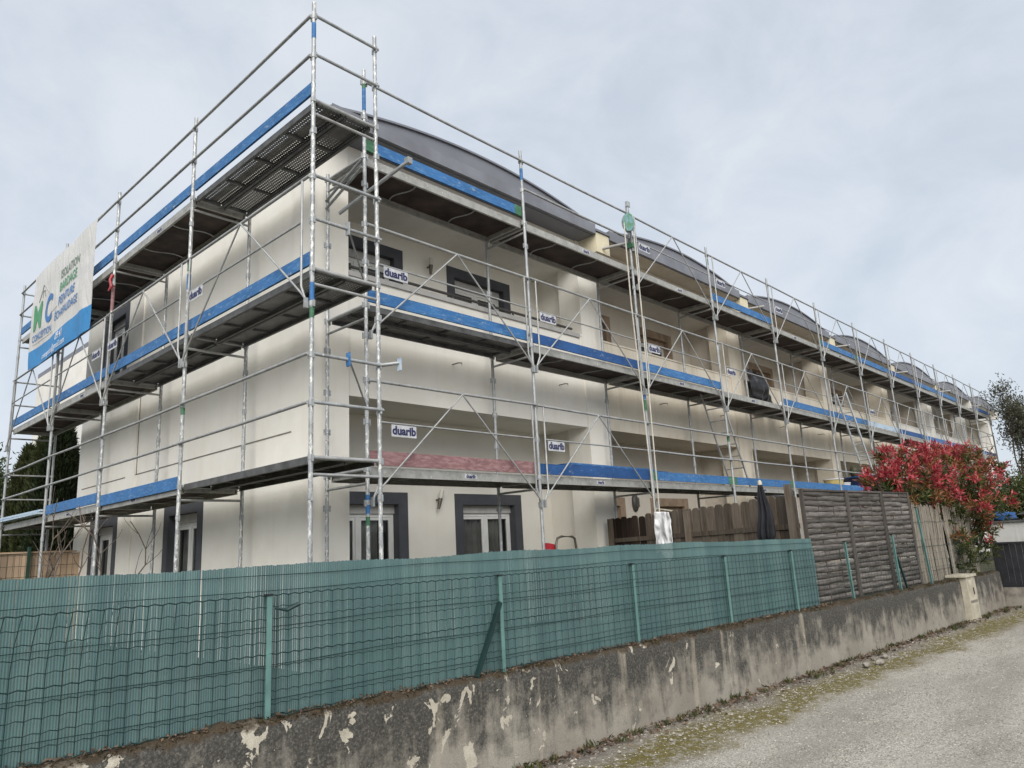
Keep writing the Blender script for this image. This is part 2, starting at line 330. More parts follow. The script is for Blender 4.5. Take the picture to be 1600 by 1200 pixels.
# ------------------------------------------------------------------ mesh helpers
WM = {}                                   # world matrices of objects made so far
class MB:
    def __init__(s): s.v = []; s.f = []
    def quad(s, a, b, c, d):
        n = len(s.v); s.v += [tuple(a), tuple(b), tuple(c), tuple(d)]; s.f.append((n, n + 1, n + 2, n + 3)); return s
    def hexa(s, p):                        # 8 points: bottom ring 0-3, top ring 4-7
        n = len(s.v); s.v += [tuple(q) for q in p]
        s.f += [(n+3, n+2, n+1, n), (n+4, n+5, n+6, n+7), (n, n+1, n+5, n+4), (n+1, n+2, n+6, n+5), (n+2, n+3, n+7, n+6), (n+3, n, n+4, n+7)]
        return s
    def box(s, x0, x1, y0, y1, z0, z1):
        return s.hexa([(x0,y0,z0),(x1,y0,z0),(x1,y1,z0),(x0,y1,z0),(x0,y0,z1),(x1,y0,z1),(x1,y1,z1),(x0,y1,z1)])
    def bar(s, p, q, w, h, up=(0, 0, 1)):  # rectangular bar from p to q
        p, q = Vector(p), Vector(q); d = (q - p).normalized(); up = Vector(up)
        if abs(d.dot(up)) > 0.98: up = Vector((1, 0, 0))
        a = d.cross(up).normalized() * (w / 2); b = a.cross(d).normalized() * (h / 2)
        return s.hexa([p-a-b, p+a-b, q+a-b, q-a-b, p-a+b, p+a+b, q+a+b, q-a+b])
    def path(s, pts, r, n=8, cap=True):    # tube through points; r may be a list
        pts = [Vector(p) for p in pts]; rs = r if isinstance(r, (list, tuple)) else [r] * len(pts)
        base = len(s.v); ref = None
        for i, p in enumerate(pts):
            d = (pts[min(i + 1, len(pts) - 1)] - pts[max(i - 1, 0)]).normalized()
            if ref is None:
                ref = Vector((0, 0, 1)) if abs(d.z) < 0.9 else Vector((1, 0, 0))
            a = d.cross(ref).normalized(); b = d.cross(a).normalized(); ref = a.cross(d).normalized() if False else ref
            for k in range(n):
                t = 2 * math.pi * k / n
                s.v.append(tuple(p + (a * math.cos(t) + b * math.sin(t)) * rs[i]))
        for i in range(len(pts) - 1):
            for k in range(n):
                k2 = (k + 1) % n; o = base + i * n
                s.f.append((o + k, o + k2, o + n + k2, o + n + k))
        if cap:
            s.f.append(tuple(base + k for k in range(n))[::-1]); o = base + (len(pts) - 1) * n
            s.f.append(tuple(o + k for k in range(n)))
        return s
    def tube(s, p, q, r, n=10): return s.path([p, q], r, n)
    def prism(s, poly, ext):               # poly: 3-D points, ext: vector
        n = len(s.v); m = len(poly); e = Vector(ext)
        s.v += [tuple(p) for p in poly] + [tuple(Vector(p) + e) for p in poly]
        s.f.append(tuple(range(n, n + m))[::-1]); s.f.append(tuple(range(n + m, n + 2 * m)))
        for i in range(m):
            j = (i + 1) % m; s.f.append((n + i, n + j, n + m + j, n + m + i))
        return s
    def lathe(s, c, prof, n=16):           # prof: (radius, z) around vertical axis at c
        b = len(s.v); c = Vector(c)
        for r, z in prof:
            for k in range(n):
                t = 2 * math.pi * k / n; s.v.append((c.x + r * math.cos(t), c.y + r * math.sin(t), c.z + z))
        for i in range(len(prof) - 1):
            for k in range(n):
                k2 = (k + 1) % n; s.f.append((b + i*n + k, b + i*n + k2, b + (i+1)*n + k2, b + (i+1)*n + k))
        s.f.append(tuple(b + k for k in range(n))[::-1]); o = b + (len(prof) - 1) * n; s.f.append(tuple(o + k for k in range(n)))
        return s
    def grid(s, fn, nu, nv, closed=False):
        b = len(s.v)
        for i in range(nu + 1):
            for j in range(nv + 1): s.v.append(tuple(fn(i / nu, j / nv)))
        for i in range(nu):
            for j in range(nv):
                o = b + i * (nv + 1) + j; s.f.append((o, o + nv + 1, o + nv + 2, o + 1))
        return s
    def mesh(s, name, mat, smooth=False, zs=0.0, fix=True):
        me = bpy.data.meshes.new(name)
        me.from_pydata([(v[0], v[1], v[2] + zs) for v in s.v], [], s.f)
        if fix:
            bm = bmesh.new(); bm.from_mesh(me); bmesh.ops.recalc_face_normals(bm, faces=bm.faces); bm.to_mesh(bm and me); bm.free()
        if smooth:
            me.polygons.foreach_set('use_smooth', [True] * len(me.polygons))
            try: me.set_sharp_from_angle(angle=math.radians(50))
            except Exception: pass
        me.materials.append(MATS[mat]); me.update()
        return me
    def build(s, name, mat, parent=None, smooth=False, fix=True):
        return link(name, s.mesh(name, mat, smooth, ZS, fix), parent)

def link(name, me, parent=None, mw=None):
    o = bpy.data.objects.new(name, me); COL.objects.link(o)
    mw = mw or Matrix.Identity(4); WM[o.name] = mw
    if parent is not None:
        o.parent = parent; o.matrix_parent_inverse = WM[parent.name].inverted()
    o.matrix_basis = mw
    return o
def T(x, y, z): return Matrix.Translation((x, y, z + ZS))
def tag(o, label=None, cat=None, group=None, kind=None):
    for k, v in (('label', label), ('category', cat), ('group', group), ('kind', kind)):
        if v: o[k] = v
    return o
def thing(name, loc, label, cat, group=None):
    o = link(name, None, None, T(*loc)); o.empty_display_size = 0.2
    return tag(o, label, cat, group)
def lerp(a, b, t): return a + (b - a) * t

_TXT = {}
def text_mesh(txt, size, mat, bold=0.0, extrude=0.002, align='CENTER'):
    key = (txt, size, mat, bold, align)
    if key in _TXT: return _TXT[key]
    cu = bpy.data.curves.new('lettering', 'FONT'); cu.body = txt; cu.size = size; cu.align_x = align; cu.align_y = 'CENTER'
    cu.extrude = extrude; cu.offset = bold; cu.resolution_u = 3
    ob = bpy.data.objects.new('lettering_tmp', cu); COL.objects.link(ob)
    dg = bpy.context.evaluated_depsgraph_get()
    me = bpy.data.meshes.new_from_object(ob.evaluated_get(dg)); me.name = 'lettering'
    bpy.data.objects.remove(ob); bpy.data.curves.remove(cu)
    me.materials.clear(); me.materials.append(MATS[mat]); _TXT[key] = me
    return me

def leaf_cloud(P, D, L, Wd, name, mat, parent, fold=0.25):
    """many small folded leaves: P centres (n,3), D directions (n,3), lengths, widths -> one mesh"""
    n = len(P); D = D / (np.linalg.norm(D, axis=1, keepdims=True) + 1e-9)
    R = rng.normal(size=(n, 3)); S = np.cross(D, R); S /= (np.linalg.norm(S, axis=1, keepdims=True) + 1e-9); U = np.cross(S, D)
    L = np.broadcast_to(np.asarray(L, float).reshape(-1, 1), (n, 1)); Wd = np.broadcast_to(np.asarray(Wd, float).reshape(-1, 1), (n, 1))
    a = P; m = P + D * L * 0.5 - U * L * fold * 0.25; b = P + D * L - U * L * fold
    l = m + S * Wd * 0.5 + U * Wd * 0.25; r = m - S * Wd * 0.5 + U * Wd * 0.25
    V = np.stack([a, l, b, r], 1).reshape(-1, 3); V[:, 2] += ZS
    me = bpy.data.meshes.new(name); me.vertices.add(4 * n); me.vertices.foreach_set('co', V.ravel())
    me.loops.add(6 * n); me.polygons.add(2 * n)
    b0 = (np.arange(n) * 4)[:, None]
    idx = (b0 + np.array([[0, 1, 2, 0, 2, 3]])).ravel()
    me.loops.foreach_set('vertex_index', idx); me.polygons.foreach_set('loop_start', np.arange(2 * n) * 3)
    try: me.polygons.foreach_set('loop_total', np.full(2 * n, 3))
    except Exception: pass
    me.materials.append(MATS[mat]); me.update(calc_edges=True); me.validate()
    o = link(name, me, parent); o['kind'] = 'stuff'
    return o

# ------------------------------------------------------------------ ground
WA = Vector((1.94, -2.45)); WANG = math.radians(-3.965)
WD = Vector((math.cos(WANG), math.sin(WANG))); WN = Vector((-WD.y, WD.x))    # along the boundary wall; towards the building
def wp(x, off, z):
    s = (x - WA.x) / WD.x; p = WA + WD * s + WN * off; return Vector((p.x, p.y, z))
ROAD, GARD, WTOP = -2.62, -2.32, -1.925
g = MB()
xs = [-600, -60, -12] + [lerp(-6, 16, i / 110) for i in range(111)] + [30, 90, 600]
ys = [-600, -60, -14] + [lerp(-7.2, -2.2, i / 40) for i in range(41)] + [4, 60, 600]
def gz(x, y):
    if not (-7 < x < 17 and -8 < y < -2): return ROAD
    return ROAD + 0.018 * noise.noise((x * 0.9, y * 0.9, 0)) + 0.012 * noise.noise((x * 4, y * 4, 3))
for x in xs:
    for y in ys: g.v.append((x, y, gz(x, y)))
ny = len(ys)
for i in range(len(xs) - 1):
    for j in range(ny - 1): g.f.append((i*ny + j, (i+1)*ny + j, (i+1)*ny + j + 1, i*ny + j + 1))
tag(g.build('ground', 'gravel', smooth=True), kind='structure')
gg = MB(); a, b = wp(-30, 0.18, GARD), wp(12.9, 0.18, GARD)
gg.prism([(a.x, a.y, GARD - 0.28), (b.x, b.y, GARD - 0.28), (60, 0, GARD - 0.28), (60, 40, GARD - 0.28), (-30, 40, GARD - 0.28)], (0, 0, 0.28))
tag(gg.build('garden_ground', 'soil'), kind='structure')

# ------------------------------------------------------------------ boundary wall
bw = thing('boundary_wall', tuple(wp(2, 0.1, ROAD)), 'low rendered boundary wall with black stains and flaking pale patches beside the gravel', 'wall')
def wall_run(x0, x1, parent):
    m = MB(); n = int((x1 - x0) / 0.055)
    prof = [(0, -0.05), (0, 0.10), (0, 0.22), (0, 0.34), (0, 0.46), (0, 0.56), (0, 0.63), (0.004, 0.672), (0.022, 0.695), (0.06, 0.703), (0.13, 0.703), (0.178, 0.695), (0.2, 0.67), (0.2, 0.2)]
    for i in range(n + 1):
        x = lerp(x0, x1, i / n)
        for j, (o, z) in enumerate(prof):
            q = wp(x, o, ROAD + z)
            d = 0.012 * noise.noise((q.x * 1.3, q.z * 2, 1)) + 0.006 * noise.noise((q.x * 9, q.z * 9, 5))
            if z > 0.62: d2 = 0.026 * noise.noise((q.x * 3.1, o * 5, 8)) + 0.022 * noise.noise((q.x * 11, o * 14, 2))
            else: d2 = 0
            m.v.append(tuple(wp(x, o + d, ROAD + z + d2)))
    k = len(prof)
    for i in range(n):
        for j in range(k - 1): m.f.append((i*k + j, (i+1)*k + j, (i+1)*k + j + 1, i*k + j + 1))
    m.f.append(tuple(range(k))); m.f.append(tuple(n * k + j for j in range(k))[::-1])
    return m.build('wall_body', 'stained_wall', parent, smooth=True)
wall_run(-9, 12.95, bw)

# ------------------------------------------------------------------ apartment building
YW, YB, XW = 1.62, 2.80, 1.01                     # front plane, back of the loggias, gable plane
X0, LU, NU = 1.14, 5.96, 7
def xk(k): return X0 + LU * k
ZG, ZB1, ZP, ZF2, ZS2, ZE = GARD - 0.05, 1.08, 2.82, 1.85, 4.25, 4.78
B = thing('apartment_building', (20, 5, GARD), 'long two storey cream apartment block with loggias and arched grey metal roofs', 'building')
def coat(k): return 'render_new' if k == 0 else ('render_white' if k >= 4 else 'render_old')
def panel(mb, fr, u0, u1, z0, z1, holes, th):
    """wall panel with rectangular openings; fr(u, w, z) maps to world, w = depth"""
    us = sorted({u0, u1, *[h[0] for h in holes], *[h[1] for h in holes]}); zs = sorted({z0, z1, *[max(h[2], z0) for h in holes], *[h[3] for h in holes]})
    def hole(i, j):
        if i < 0 or j < 0 or i >= len(us) - 1 or j >= len(zs) - 1: return True
        cu, cz = (us[i] + us[i+1]) / 2, (zs[j] + zs[j+1]) / 2
        return any(h[0] < cu < h[1] and h[2] < cz < h[3] for h in holes)
    idx = {}
    def V(i, j, w):
        if (i, j, w) not in idx: idx[(i, j, w)] = len(mb.v); mb.v.append(tuple(fr(us[i], w, zs[j])))
        return idx[(i, j, w)]
    for i in range(len(us) - 1):
        for j in range(len(zs) - 1):
            if hole(i, j): continue
            mb.f.append((V(i,j,0), V(i+1,j,0), V(i+1,j+1,0), V(i,j+1,0))); mb.f.append((V(i,j+1,th), V(i+1,j+1,th), V(i+1,j,th), V(i,j,th)))
            for (di, dj, a, b) in ((-1,0,(i,j),(i,j+1)), (1,0,(i+1,j),(i+1,j+1)), (0,-1,(i,j),(i+1,j)), (0,1,(i,j+1),(i+1,j+1))):
                if hole(i + di, j + dj): mb.f.append((V(*a,0), V(*b,0), V(*b,th), V(*a,th)))
    return mb

_WIN = {}
def window(M4, w, h, style, parent, name='window', sub='door'):
    """opening w x h with its lower left outer corner at the local origin, x right, y inwards, z up"""
    key = (round(w, 3), round(h, 3), style)
    if key not in _WIN:
        sm = {'new': 'surround', 'old': 'surround_old', 'white': 'pvc_grey'}[style]; b = 0.17
        ms = []
        def U(a, c, y0, y1, m): # inverted-U band between outer rect a and inner rect c
            (x0, x1, zt), (i0, i1, it) = a, c
            return m.prism([(x0, y0, 0), (i0, y0, 0), (i0, y0, it), (i1, y0, it), (i1, y0, 0), (x1, y0, 0), (x1, y0, zt), (x0, y0, zt)], (0, y1 - y0, 0))
        ms.append(('surround', U((-b, w + b, h + b), (0, w, h), -0.012, 0.004, MB()).mesh('surround', sm)))
        ms.append(('reveal', U((0.001, w - 0.001, h - 0.001), (0.014, w - 0.014, h - 0.014), -0.010, 0.19, MB()).mesh('reveal', sm)))
        fd = 0.13; t = 0.05; sb = 0.15
        ms.append(('shutter_box', MB().box(0.015, w - 0.015, fd - 0.03, fd + 0.05, h - sb, h - 0.016).mesh('shutter_box', 'pvc_grey' if style != 'old' else 'surround_old')))
        H = h - sb - 0.002
        ms.append(('frame', U((0.016, w - 0.016, H), (0.016 + t, w - 0.016 - t, H - t), fd, fd + 0.06, MB()).mesh('frame', 'pvc')))
        ms.append(('mullion', MB().box(w/2 - 0.038, w/2 + 0.038, fd - 0.008, fd + 0.05, 0.001, H - t - 0.001).mesh('mullion', 'pvc')))
        for s0, s1 in ((0.016 + t + 0.001, w/2 - 0.039), (w/2 + 0.039, w - 0.017 - t)):
            ms.append(('sash', U((s0, s1, H - t - 0.003), (s0 + 0.036, s1 - 0.036, H - t - 0.046), fd + 0.006, fd + 0.045, MB()).mesh('sash', 'pvc')))
            ms.append(('pane', MB().box(s0 + 0.037, s1 - 0.037, fd + 0.02, fd + 0.028, 0.01, H - t - 0.047).mesh('pane', 'glass')))
        cm = MB().grid(lambda u, v: (lerp(w * 0.10, w * 0.80, u), fd + 0.085 + 0.022 * math.sin(u * 60 + 2 * math.sin(u * 9)), lerp(0.01, H - 0.02, v)), 90, 1)
        ms.append(('curtain', cm.mesh('curtain', 'curtain', True)))
        ms.append(('unlit_room_sheet', MB().box(0.017, w - 0.017, 0.36, 0.38, 0.0, h - 0.02).mesh('unlit_room_sheet', 'room_shade')))  # added dark sheet: the unlit room behind the glass, put into its colour
        _WIN[key] = ms
    first = None
    for n, me in _WIN[key]:
        if first is None:
            first = link(name, me, parent, M4)
        else:
            o = bpy.data.objects.new(n, me); COL.objects.link(o); o.parent = first; WM[o.name] = M4
    return first

frF = lambda y: (lambda u, w, z: (u, y + w, z))
W1 = (1.90, 3.28); W2 = (4.62, 5.92)
for k in range(NU):
    x0, x1 = xk(k), xk(k + 1); cm = coat(k); dx = LU * k
    c0 = 1.56 if k == 0 else x0 + 0.33; c1 = x1 - 0.33
    # back wall of both loggias with door openings
    holes = []
    for a, b in (W1, W2):
        holes += [(a + dx, b + dx, GARD, -0.24), (a + dx, b + dx, ZF2, 3.85)]
    m = MB(); panel(m, frF(YB), (1.30 if k == 0 else x0 + 0.141), x1 - 0.141, ZG, 4.60, holes, 0.22)
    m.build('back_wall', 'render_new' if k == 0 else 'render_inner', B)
    for a, b in (W1, W2):
        st = 'new' if k == 0 else ('old' if k < 4 else 'white')
        window(T(a + dx, YB, GARD), b - a, -0.24 - GARD, st, B); window(T(a + dx, YB, ZF2), b - a, 3.85 - ZF2, st, B)
    # parapet band, slab, upper beam
    MB().box(c0 + 0.001, c1 - 0.001, YW + 0.028, YW + 0.25, ZB1, ZP).build('parapet', cm, B)
    MB().box(c0 + 0.001, c1 - 0.001, YW + 0.014, YW + 0.265, ZP + 0.001, ZP + 0.035).build('coping', 'render_white' if k in (0, 4, 5, 6) else 'render_old', B)
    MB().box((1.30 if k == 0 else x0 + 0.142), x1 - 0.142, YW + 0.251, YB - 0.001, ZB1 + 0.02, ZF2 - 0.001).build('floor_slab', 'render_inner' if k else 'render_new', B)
    MB().box(c0 + 0.001, c1 - 0.001, YW + 0.028, YW + 0.24, ZS2, ZE - 0.02).build('beam', cm, B)
    MB().box((1.30 if k == 0 else x0 + 0.142), x1 - 0.142, YW + 0.241, YB - 0.001, ZS2 + 0.01, ZS2 + 0.25).build('soffit', 'render_white', B)
    # roof: eaves board, gutter box, arched vault
    ra, rb = (1.02 if k == 0 else x0 + 0.225), x1 - 0.225
    MB().box(ra, rb, 1.26, YW + 0.26, ZE - 0.018, ZE + 0.03).build('eaves_soffit', 'zinc' if k == 0 else cm, B)
    N = 28
    def arch(t, lo=4.93, rise=0.335): return lo + rise * (1 - (2 * t - 1) ** 2)
    poly = [(ra, 1.24, 4.89)] + [(lerp(ra, rb, i / N), 1.24, arch(i / N) - 0.012) for i in range(N + 1)] + [(rb, 1.24, 4.89)]
    rf = MB().prism(poly, (0, 9.8, 0)).build('roof', 'zinc', B)
    top = MB(); pts = [(lerp(ra - 0.02, rb + 0.02, i / N), arch(i / N)) for i in range(N + 1)]
    top.prism([(x, 1.205, z + 0.022) for x, z in pts] + [(x, 1.205, z - 0.010) for x, z in reversed(pts)], (0, 9.84, 0))
    top.build('roof_sheet', 'zinc', rf)
    gx = MB().prism([(ra, 1.185, 4.775), (ra, 1.255, 4.775), (ra, 1.255, 4.885), (ra, 1.2, 4.975), (ra, 1.185, 4.975)], (rb - ra, 0, 0)).build('gutter_box', 'zinc_light', rf)
    for px in (c1 - 0.75, c0 + 1.9):
        pn_ = MB().path([(px, YW + 0.03, 1.78), (px, YW - 0.10, 1.78), (px + 0.05, YW - 0.13, 1.78), (px + 0.05, YW - 0.13, 1.73)], 0.009, 6).build('anchor_pin', 'lamp_metal', B)
    # party wall and column on the right of this unit
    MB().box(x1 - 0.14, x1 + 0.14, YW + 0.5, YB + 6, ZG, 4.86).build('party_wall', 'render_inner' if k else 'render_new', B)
    MB().box(x1 - 0.33, x1 + 0.33, YW, YW + 0.499, ZG, ZE - 0.02).build('column', cm if k != 0 else 'render_new', B)
    st = MB().box(x1 - 0.21, x1 + 0.21, 1.20, YW + 0.3, 4.43, 4.83).build('corbel', 'stub_cream' if k < 5 else 'render_white', B)
    MB().tube((x1 - 0.02, 1.21, 4.53), (x1 + 0.06, 0.72, 4.50), 0.028).build('spout', 'pvc_grey', st, True)
    MB().box(x1 - 0.224, x1 + 0.224, 1.17, 10.9, 4.84, 4.885).build('valley_flashing', 'zinc', st)
# corner column, gable wall
MB().box(XW, 1.56, YW, YW + 0.5, ZG, ZE - 0.02).build('column', 'render_new', B)
GY1 = 10.4
frL = lambda u, w, z: (XW + 0.03 + w, u, z)
gw = [(4.86, 5.95, GARD, -0.20), (8.40, 9.50, GARD, -0.20), (8.45, 9.45, ZF2 + 0.25, 3.94)]
m = MB(); panel(m, frL, YW + 0.501, GY1, ZG, 4.86, gw, 0.24); gable = m.build('gable_wall', 'render_new', B)
RL = Matrix.Rotation(-math.pi / 2, 4, 'Z')
for u0, u1, z0, z1 in gw:
    window(T(XW + 0.03, u1, z0) @ RL, u1 - u0, z1 - z0, 'new', B)
MB().box(XW + 0.004, XW + 0.029, YW + 0.501, 2.12, ZG, 4.80).build('pilaster', 'render_new', B)
MB().box(XW + 0.004, XW + 0.029, 7.50, 7.92, ZG, 4.80).build('pilaster', 'render_new', B)
for y0, y1, z in ((2.13, 4.4, 0.62), (4.4, 7.49, 0.62), (7.93, GY1 - 0.05, 0.62)):
    MB().box(XW + 0.020, XW + 0.031, y0, y1, z, z + 0.014).build('joint', 'joint_dark', gable)
MB().box(XW + 0.020, XW + 0.031, 7.44, 7.456, 0.63, 2.3).build('joint', 'joint_dark', gable)
MB().box(XW + 0.03, 2.2, GY1 + 0.001, GY1 + 0.25, ZG, 4.86).build('return_wall', 'render_white', B)
MB().box(2.2, 2.45, GY1 + 0.25, 19, ZG, 4.86).build('recessed_wall', 'render_white', B)
MB().box(2.2, 43.2, 19.0, 19.25, ZG, 4.86).build('rear_wall', 'render_white', B)
MB().box(42.8, 43.1, YB + 6.01, 18.99, ZG, 4.86).build('end_wall', 'render_white', B)
MB().box(2.2, 43.1, 10.9, 19.2, 4.861, 5.0).build('flat_roof', 'zinc', B)
# dark handrail on the first loggia
hr = MB().tube((1.57, YW + 0.12, ZP + 0.14), (6.62, YW + 0.12, ZP + 0.14), 0.022).build('handrail', 'rail_dark', B, True)
for x in (2.2, 3.6, 5.0, 6.45):
    MB().box(x - 0.02, x + 0.02, YW + 0.11, YW + 0.13, ZP + 0.036, ZP + 0.12).build('bracket', 'rail_dark', hr)
hl = MB().box(1.57, 6.70, YW - 0.004, YW + 0.012, ZP - 0.045, ZP + 0.03).build('coping_trim', 'pvc_grey', B)

# wall lamps
def wall_lamp(x, z, tilt, label):
    t = thing('wall_lamp', (x, YB - 0.02, z), label, 'lamp')
    a, b = Vector((x - 0.045 * tilt, YB - 0.10, z - 0.15)), Vector((x + 0.045 * tilt, YB - 0.10, z + 0.15))
    MB().path([a, a.lerp(b, 0.55)], [0.022, 0.040], 12).build('lamp_body', 'lamp_metal', t, True)
    MB().path([a.lerp(b, 0.56), b], 0.036, 12).build('lamp_glass', 'lamp_glass', t, True)
    MB().tube((x, YB - 0.09, z), (x, YB + 0.001, z), 0.015).build('arm', 'lamp_metal', t)
wall_lamp(4.05, -0.18, 1.0, 'slanting tube lamp on the ground floor wall between the two grey framed doors')
wall_lamp(4.00, 3.86, 0.2, 'tapered tube lamp on the wall inside the first upper loggia')
t = thing('wall_lamp', (9.77, YB - 0.02, -0.18), 'dark oval bulkhead lamp on the wall above the dark pickets', 'lamp')
m = MB().grid(lambda u, v: (9.77 + 0.11 * math.sin(v * math.pi) * math.cos(u * 2 * math.pi), YB - 0.02 - 0.075 * math.sin(v * math.pi) * max(0, math.sin(u * 2 * math.pi)) , -0.18 + 0.2 * math.cos(v * math.pi)), 20, 10)
m.build('housing', 'rail_dark', t, True)
MB().box(9.72, 9.82, YB - 0.105, YB - 0.07, -0.28, -0.08).build('diffuser', 'lamp_metal', t)

# ------------------------------------------------------------------ scaffolds
DK = [0.0, 2.0, 4.0]; HM, HT = 0.526, 1.03
def coupler_mesh():
    m = MB(); m.lathe((0, 0, 0), [(0.026, -0.030), (0.030, -0.027), (0.030, 0.027), (0.026, 0.030)], 10)
    m.box(0.026, 0.047, -0.011, 0.011, -0.042, 0.030); m.box(-0.047, -0.026, -0.011, 0.011, -0.042, 0.030)
    return m.mesh('coupler', 'galv')
CPL = coupler_mesh()
class Scaffold:
    def __init__(s, name, label, O, U, Wv, pos, width, seed):
        s.O, s.U, s.W = Vector(O), Vector(U), Vector(Wv); s.pos, s.w = pos, width
        s.root = thing(name, (O[0], O[1], GARD), label, 'scaffold'); s.r = random.Random(seed)
        s.rot = Matrix(((s.U.x, s.W.x, 0, 0), (s.U.y, s.W.y, 0, 0), (0, 0, 1, 0), (0, 0, 0, 1)))
        s.cache = {}
    def P(s, u, w, z):
        p = s.O + s.U * u + s.W * w; return Vector((p.x, p.y, z))
    def lm(s, u, w, z):
        p = s.O + s.U * u + s.W * w; return T(p.x, p.y, z) @ s.rot
    def post(s, u, w, z1, name, mat='galv', lean=None, rings=(), cz=()):
        l = lean or (s.r.uniform(-.012, .012), s.r.uniform(-.012, .012))
        a, b = s.P(u, w, GARD + 0.02), s.P(u + l[0], w + l[1], z1)
        o = MB().path([a, a.lerp(b, 0.5), b], 0.0245, 10).build(name, mat, s.root, True)
        for z in cz:
            t = (z - a.z) / (b.z - a.z); q = a.lerp(b, t); c = link('coupler', CPL, o, T(q.x, q.y, q.z) @ s.rot @ Matrix.Rotation(s.r.choice((0, math.pi / 2)) * 0 + s.r.uniform(-.2, .2), 4, 'Z'))
        for z, h, mt in rings:
            t0 = (z - a.z) / (b.z - a.z); t1 = (z + h - a.z) / (b.z - a.z)
            MB().path([a.lerp(b, t0), a.lerp(b, t1)], 0.0262, 10).build('paint_mark', mt, o, True)
        q = a; MB().box(q.x - .075, q.x + .075, q.y - .075, q.y + .075, GARD - 0.001, GARD + 0.02).build('base_plate', 'galv', o)
        return o
    def transoms(s, u, levels):
        for z in levels:
            t = MB().tube(s.P(u, 0.02, z - 0.03), s.P(u, s.w - 0.02, z - 0.03), 0.022).build('transom', 'galv_thin', s.root, True)
            MB().tube(s.P(u, 0.02, z - 0.20), s.P(u, s.w - 0.02, z - 0.20), 0.017).build('lower_bar', 'galv_thin', t, True)
    def rail(s, u0, u1, z, r=0.019, w=-0.035, name='guardrail', parent=None):
        a, b = s.P(u0 + 0.01, w, z + s.r.uniform(-.01, .01)), s.P(u1 - 0.01, w, z + s.r.uniform(-.01, .01)); mid = a.lerp(b, 0.5); mid.z -= 0.006
        return MB().path([a, mid, b], r, 8).build(name, 'galv_thin', parent or s.root, True)
    def mds(s, u0, u1, z):
        f = s.rail(u0, u1, z + HT, 0.019, -0.035, 'guard_frame')
        w = -0.05; um = (u0 + u1) / 2
        for sgn, ue in ((1, u0), (-1, u1)):
            uv = ue + sgn * 0.13
            MB().path([s.P(uv, w, z + HT - 0.02), s.P(uv, w, z - 0.20), s.P(ue + sgn * 0.035, w, z - 0.40)], 0.0135, 8).build('upright', 'galv_thin', f, True)
            MB().path([s.P(um, w, z + HT - 0.015), s.P(ue + sgn * 0.15, w, z - 0.26), s.P(ue + sgn * 0.05, w, z - 0.36)], 0.0115, 8).build('brace', 'galv_thin', f, True)
            MB().box(*[c for a, b in zip(s.P(ue + sgn * 0.02, w - .02, z - 0.47), s.P(ue + sgn * 0.05, w + .02, z - 0.36)) for c in sorted((a, b))]).build('hook', 'galv', f)
        MB().tube(s.P(u0 + 0.13, w, z + HM), s.P(u1 - 0.13, w, z + HM), 0.0125, 8).build('mid_rail', 'galv_thin', f, True)
    def deck_ply(s, u0, u1, z, sticker=True, ply='ply'):
        L = round(u1 - u0 - 0.06, 3); key = ('ply', L)
        if key not in s.cache:
            w0, w1 = 0.045, s.w - 0.05; d = {}
            d['deck_panel'] = [MB().box(0.02, L - 0.02, w0 + 0.02, w1 - 0.02, -0.030, -0.012).mesh('deck_panel', 'ply')]
            d['edge_beam'] = [MB().prism([(0, w, -0.115), (0, w + e, -0.115), (0, w + e, -0.105), (0, w + e * 0.35, -0.095), (0, w + e * 0.35, -0.035), (0, w + e, -0.03), (0, w + e, -0.001), (0, w, -0.001)], (L, 0, 0)).mesh('edge_beam', 'alu_edge') for w, e in ((w0, 0.035), (w1, -0.035))]
            d['end_beam'] = [MB().box(u, u + 0.04, w0 + 0.037, w1 - 0.037, -0.10, -0.033).mesh('end_beam', 'alu_edge') for u in (0.001, L - 0.041)]
            rods = []
            for u in (L * 0.30, L * 0.68):
                pts = [(u + 0.045 * math.sin(t * math.pi * 2.2), lerp(w0 + 0.03, w1 - 0.03, t), -0.080) for t in [i / 10 for i in range(11)]]
                rods.append(MB().path(pts, 0.009, 6).mesh('tie_rod', 'galv_thin', True))
            d['tie_rod'] = rods; s.cache[key] = d
        d = s.cache[key]; M4 = s.lm(u0 + 0.03, 0, z)
        root = link('deck_platform', d['deck_panel'][0], s.root, M4)
        for n in ('edge_beam', 'end_beam', 'tie_rod'):
            for me in d[n]: o = bpy.data.objects.new(n, me); COL.objects.link(o); o.parent = root; WM[o.name] = M4
        if sticker:
            st = ('st',)
            if st not in s.cache:
                s.cache[st] = MB().box(-0.11, 0.11, -0.0025, 0.0, -0.027, 0.027).mesh('sticker', 'white_sign')
            p = M4 @ T(L * s.r.uniform(.42, .58), 0.0445, -0.060 - ZS).copy() if False else M4 @ Matrix.Translation((L * s.r.uniform(.42, .58), 0.0445, -0.060))
            c = link('sticker', s.cache[st], root, p)
            s.letters('duarib', 0.066, p, root, 0.0035)
    def letters(s, txt, size, p, parent, off):
        """lettering on a plate whose outside faces -w; keeps reading left to right from outside"""
        flip = s.U.cross(Vector((0, 0, 1))) if False else None
        side = 1 if (s.U.x * -s.W.y - s.U.y * -s.W.x) < 0 else -1
        R = Matrix.Rotation(math.pi / 2, 4, 'X')
        if side < 0: R = Matrix.Rotation(math.pi, 4, 'Z') @ R if False else Matrix(((-1,0,0,0),(0,0,-1,0),(0,1,0,0),(0,0,0,1)))
        if side < 0: R = Matrix(((-1, 0, 0, 0), (0, 0, -1, 0), (0, 1, 0, 0), (0, 0, 0, 1)))
        return link('lettering', text_mesh(txt, size, 'navy', 0.006 * size / 0.17, 0.001), parent, p @ Matrix.Translation((0, -off, 0)) @ R)
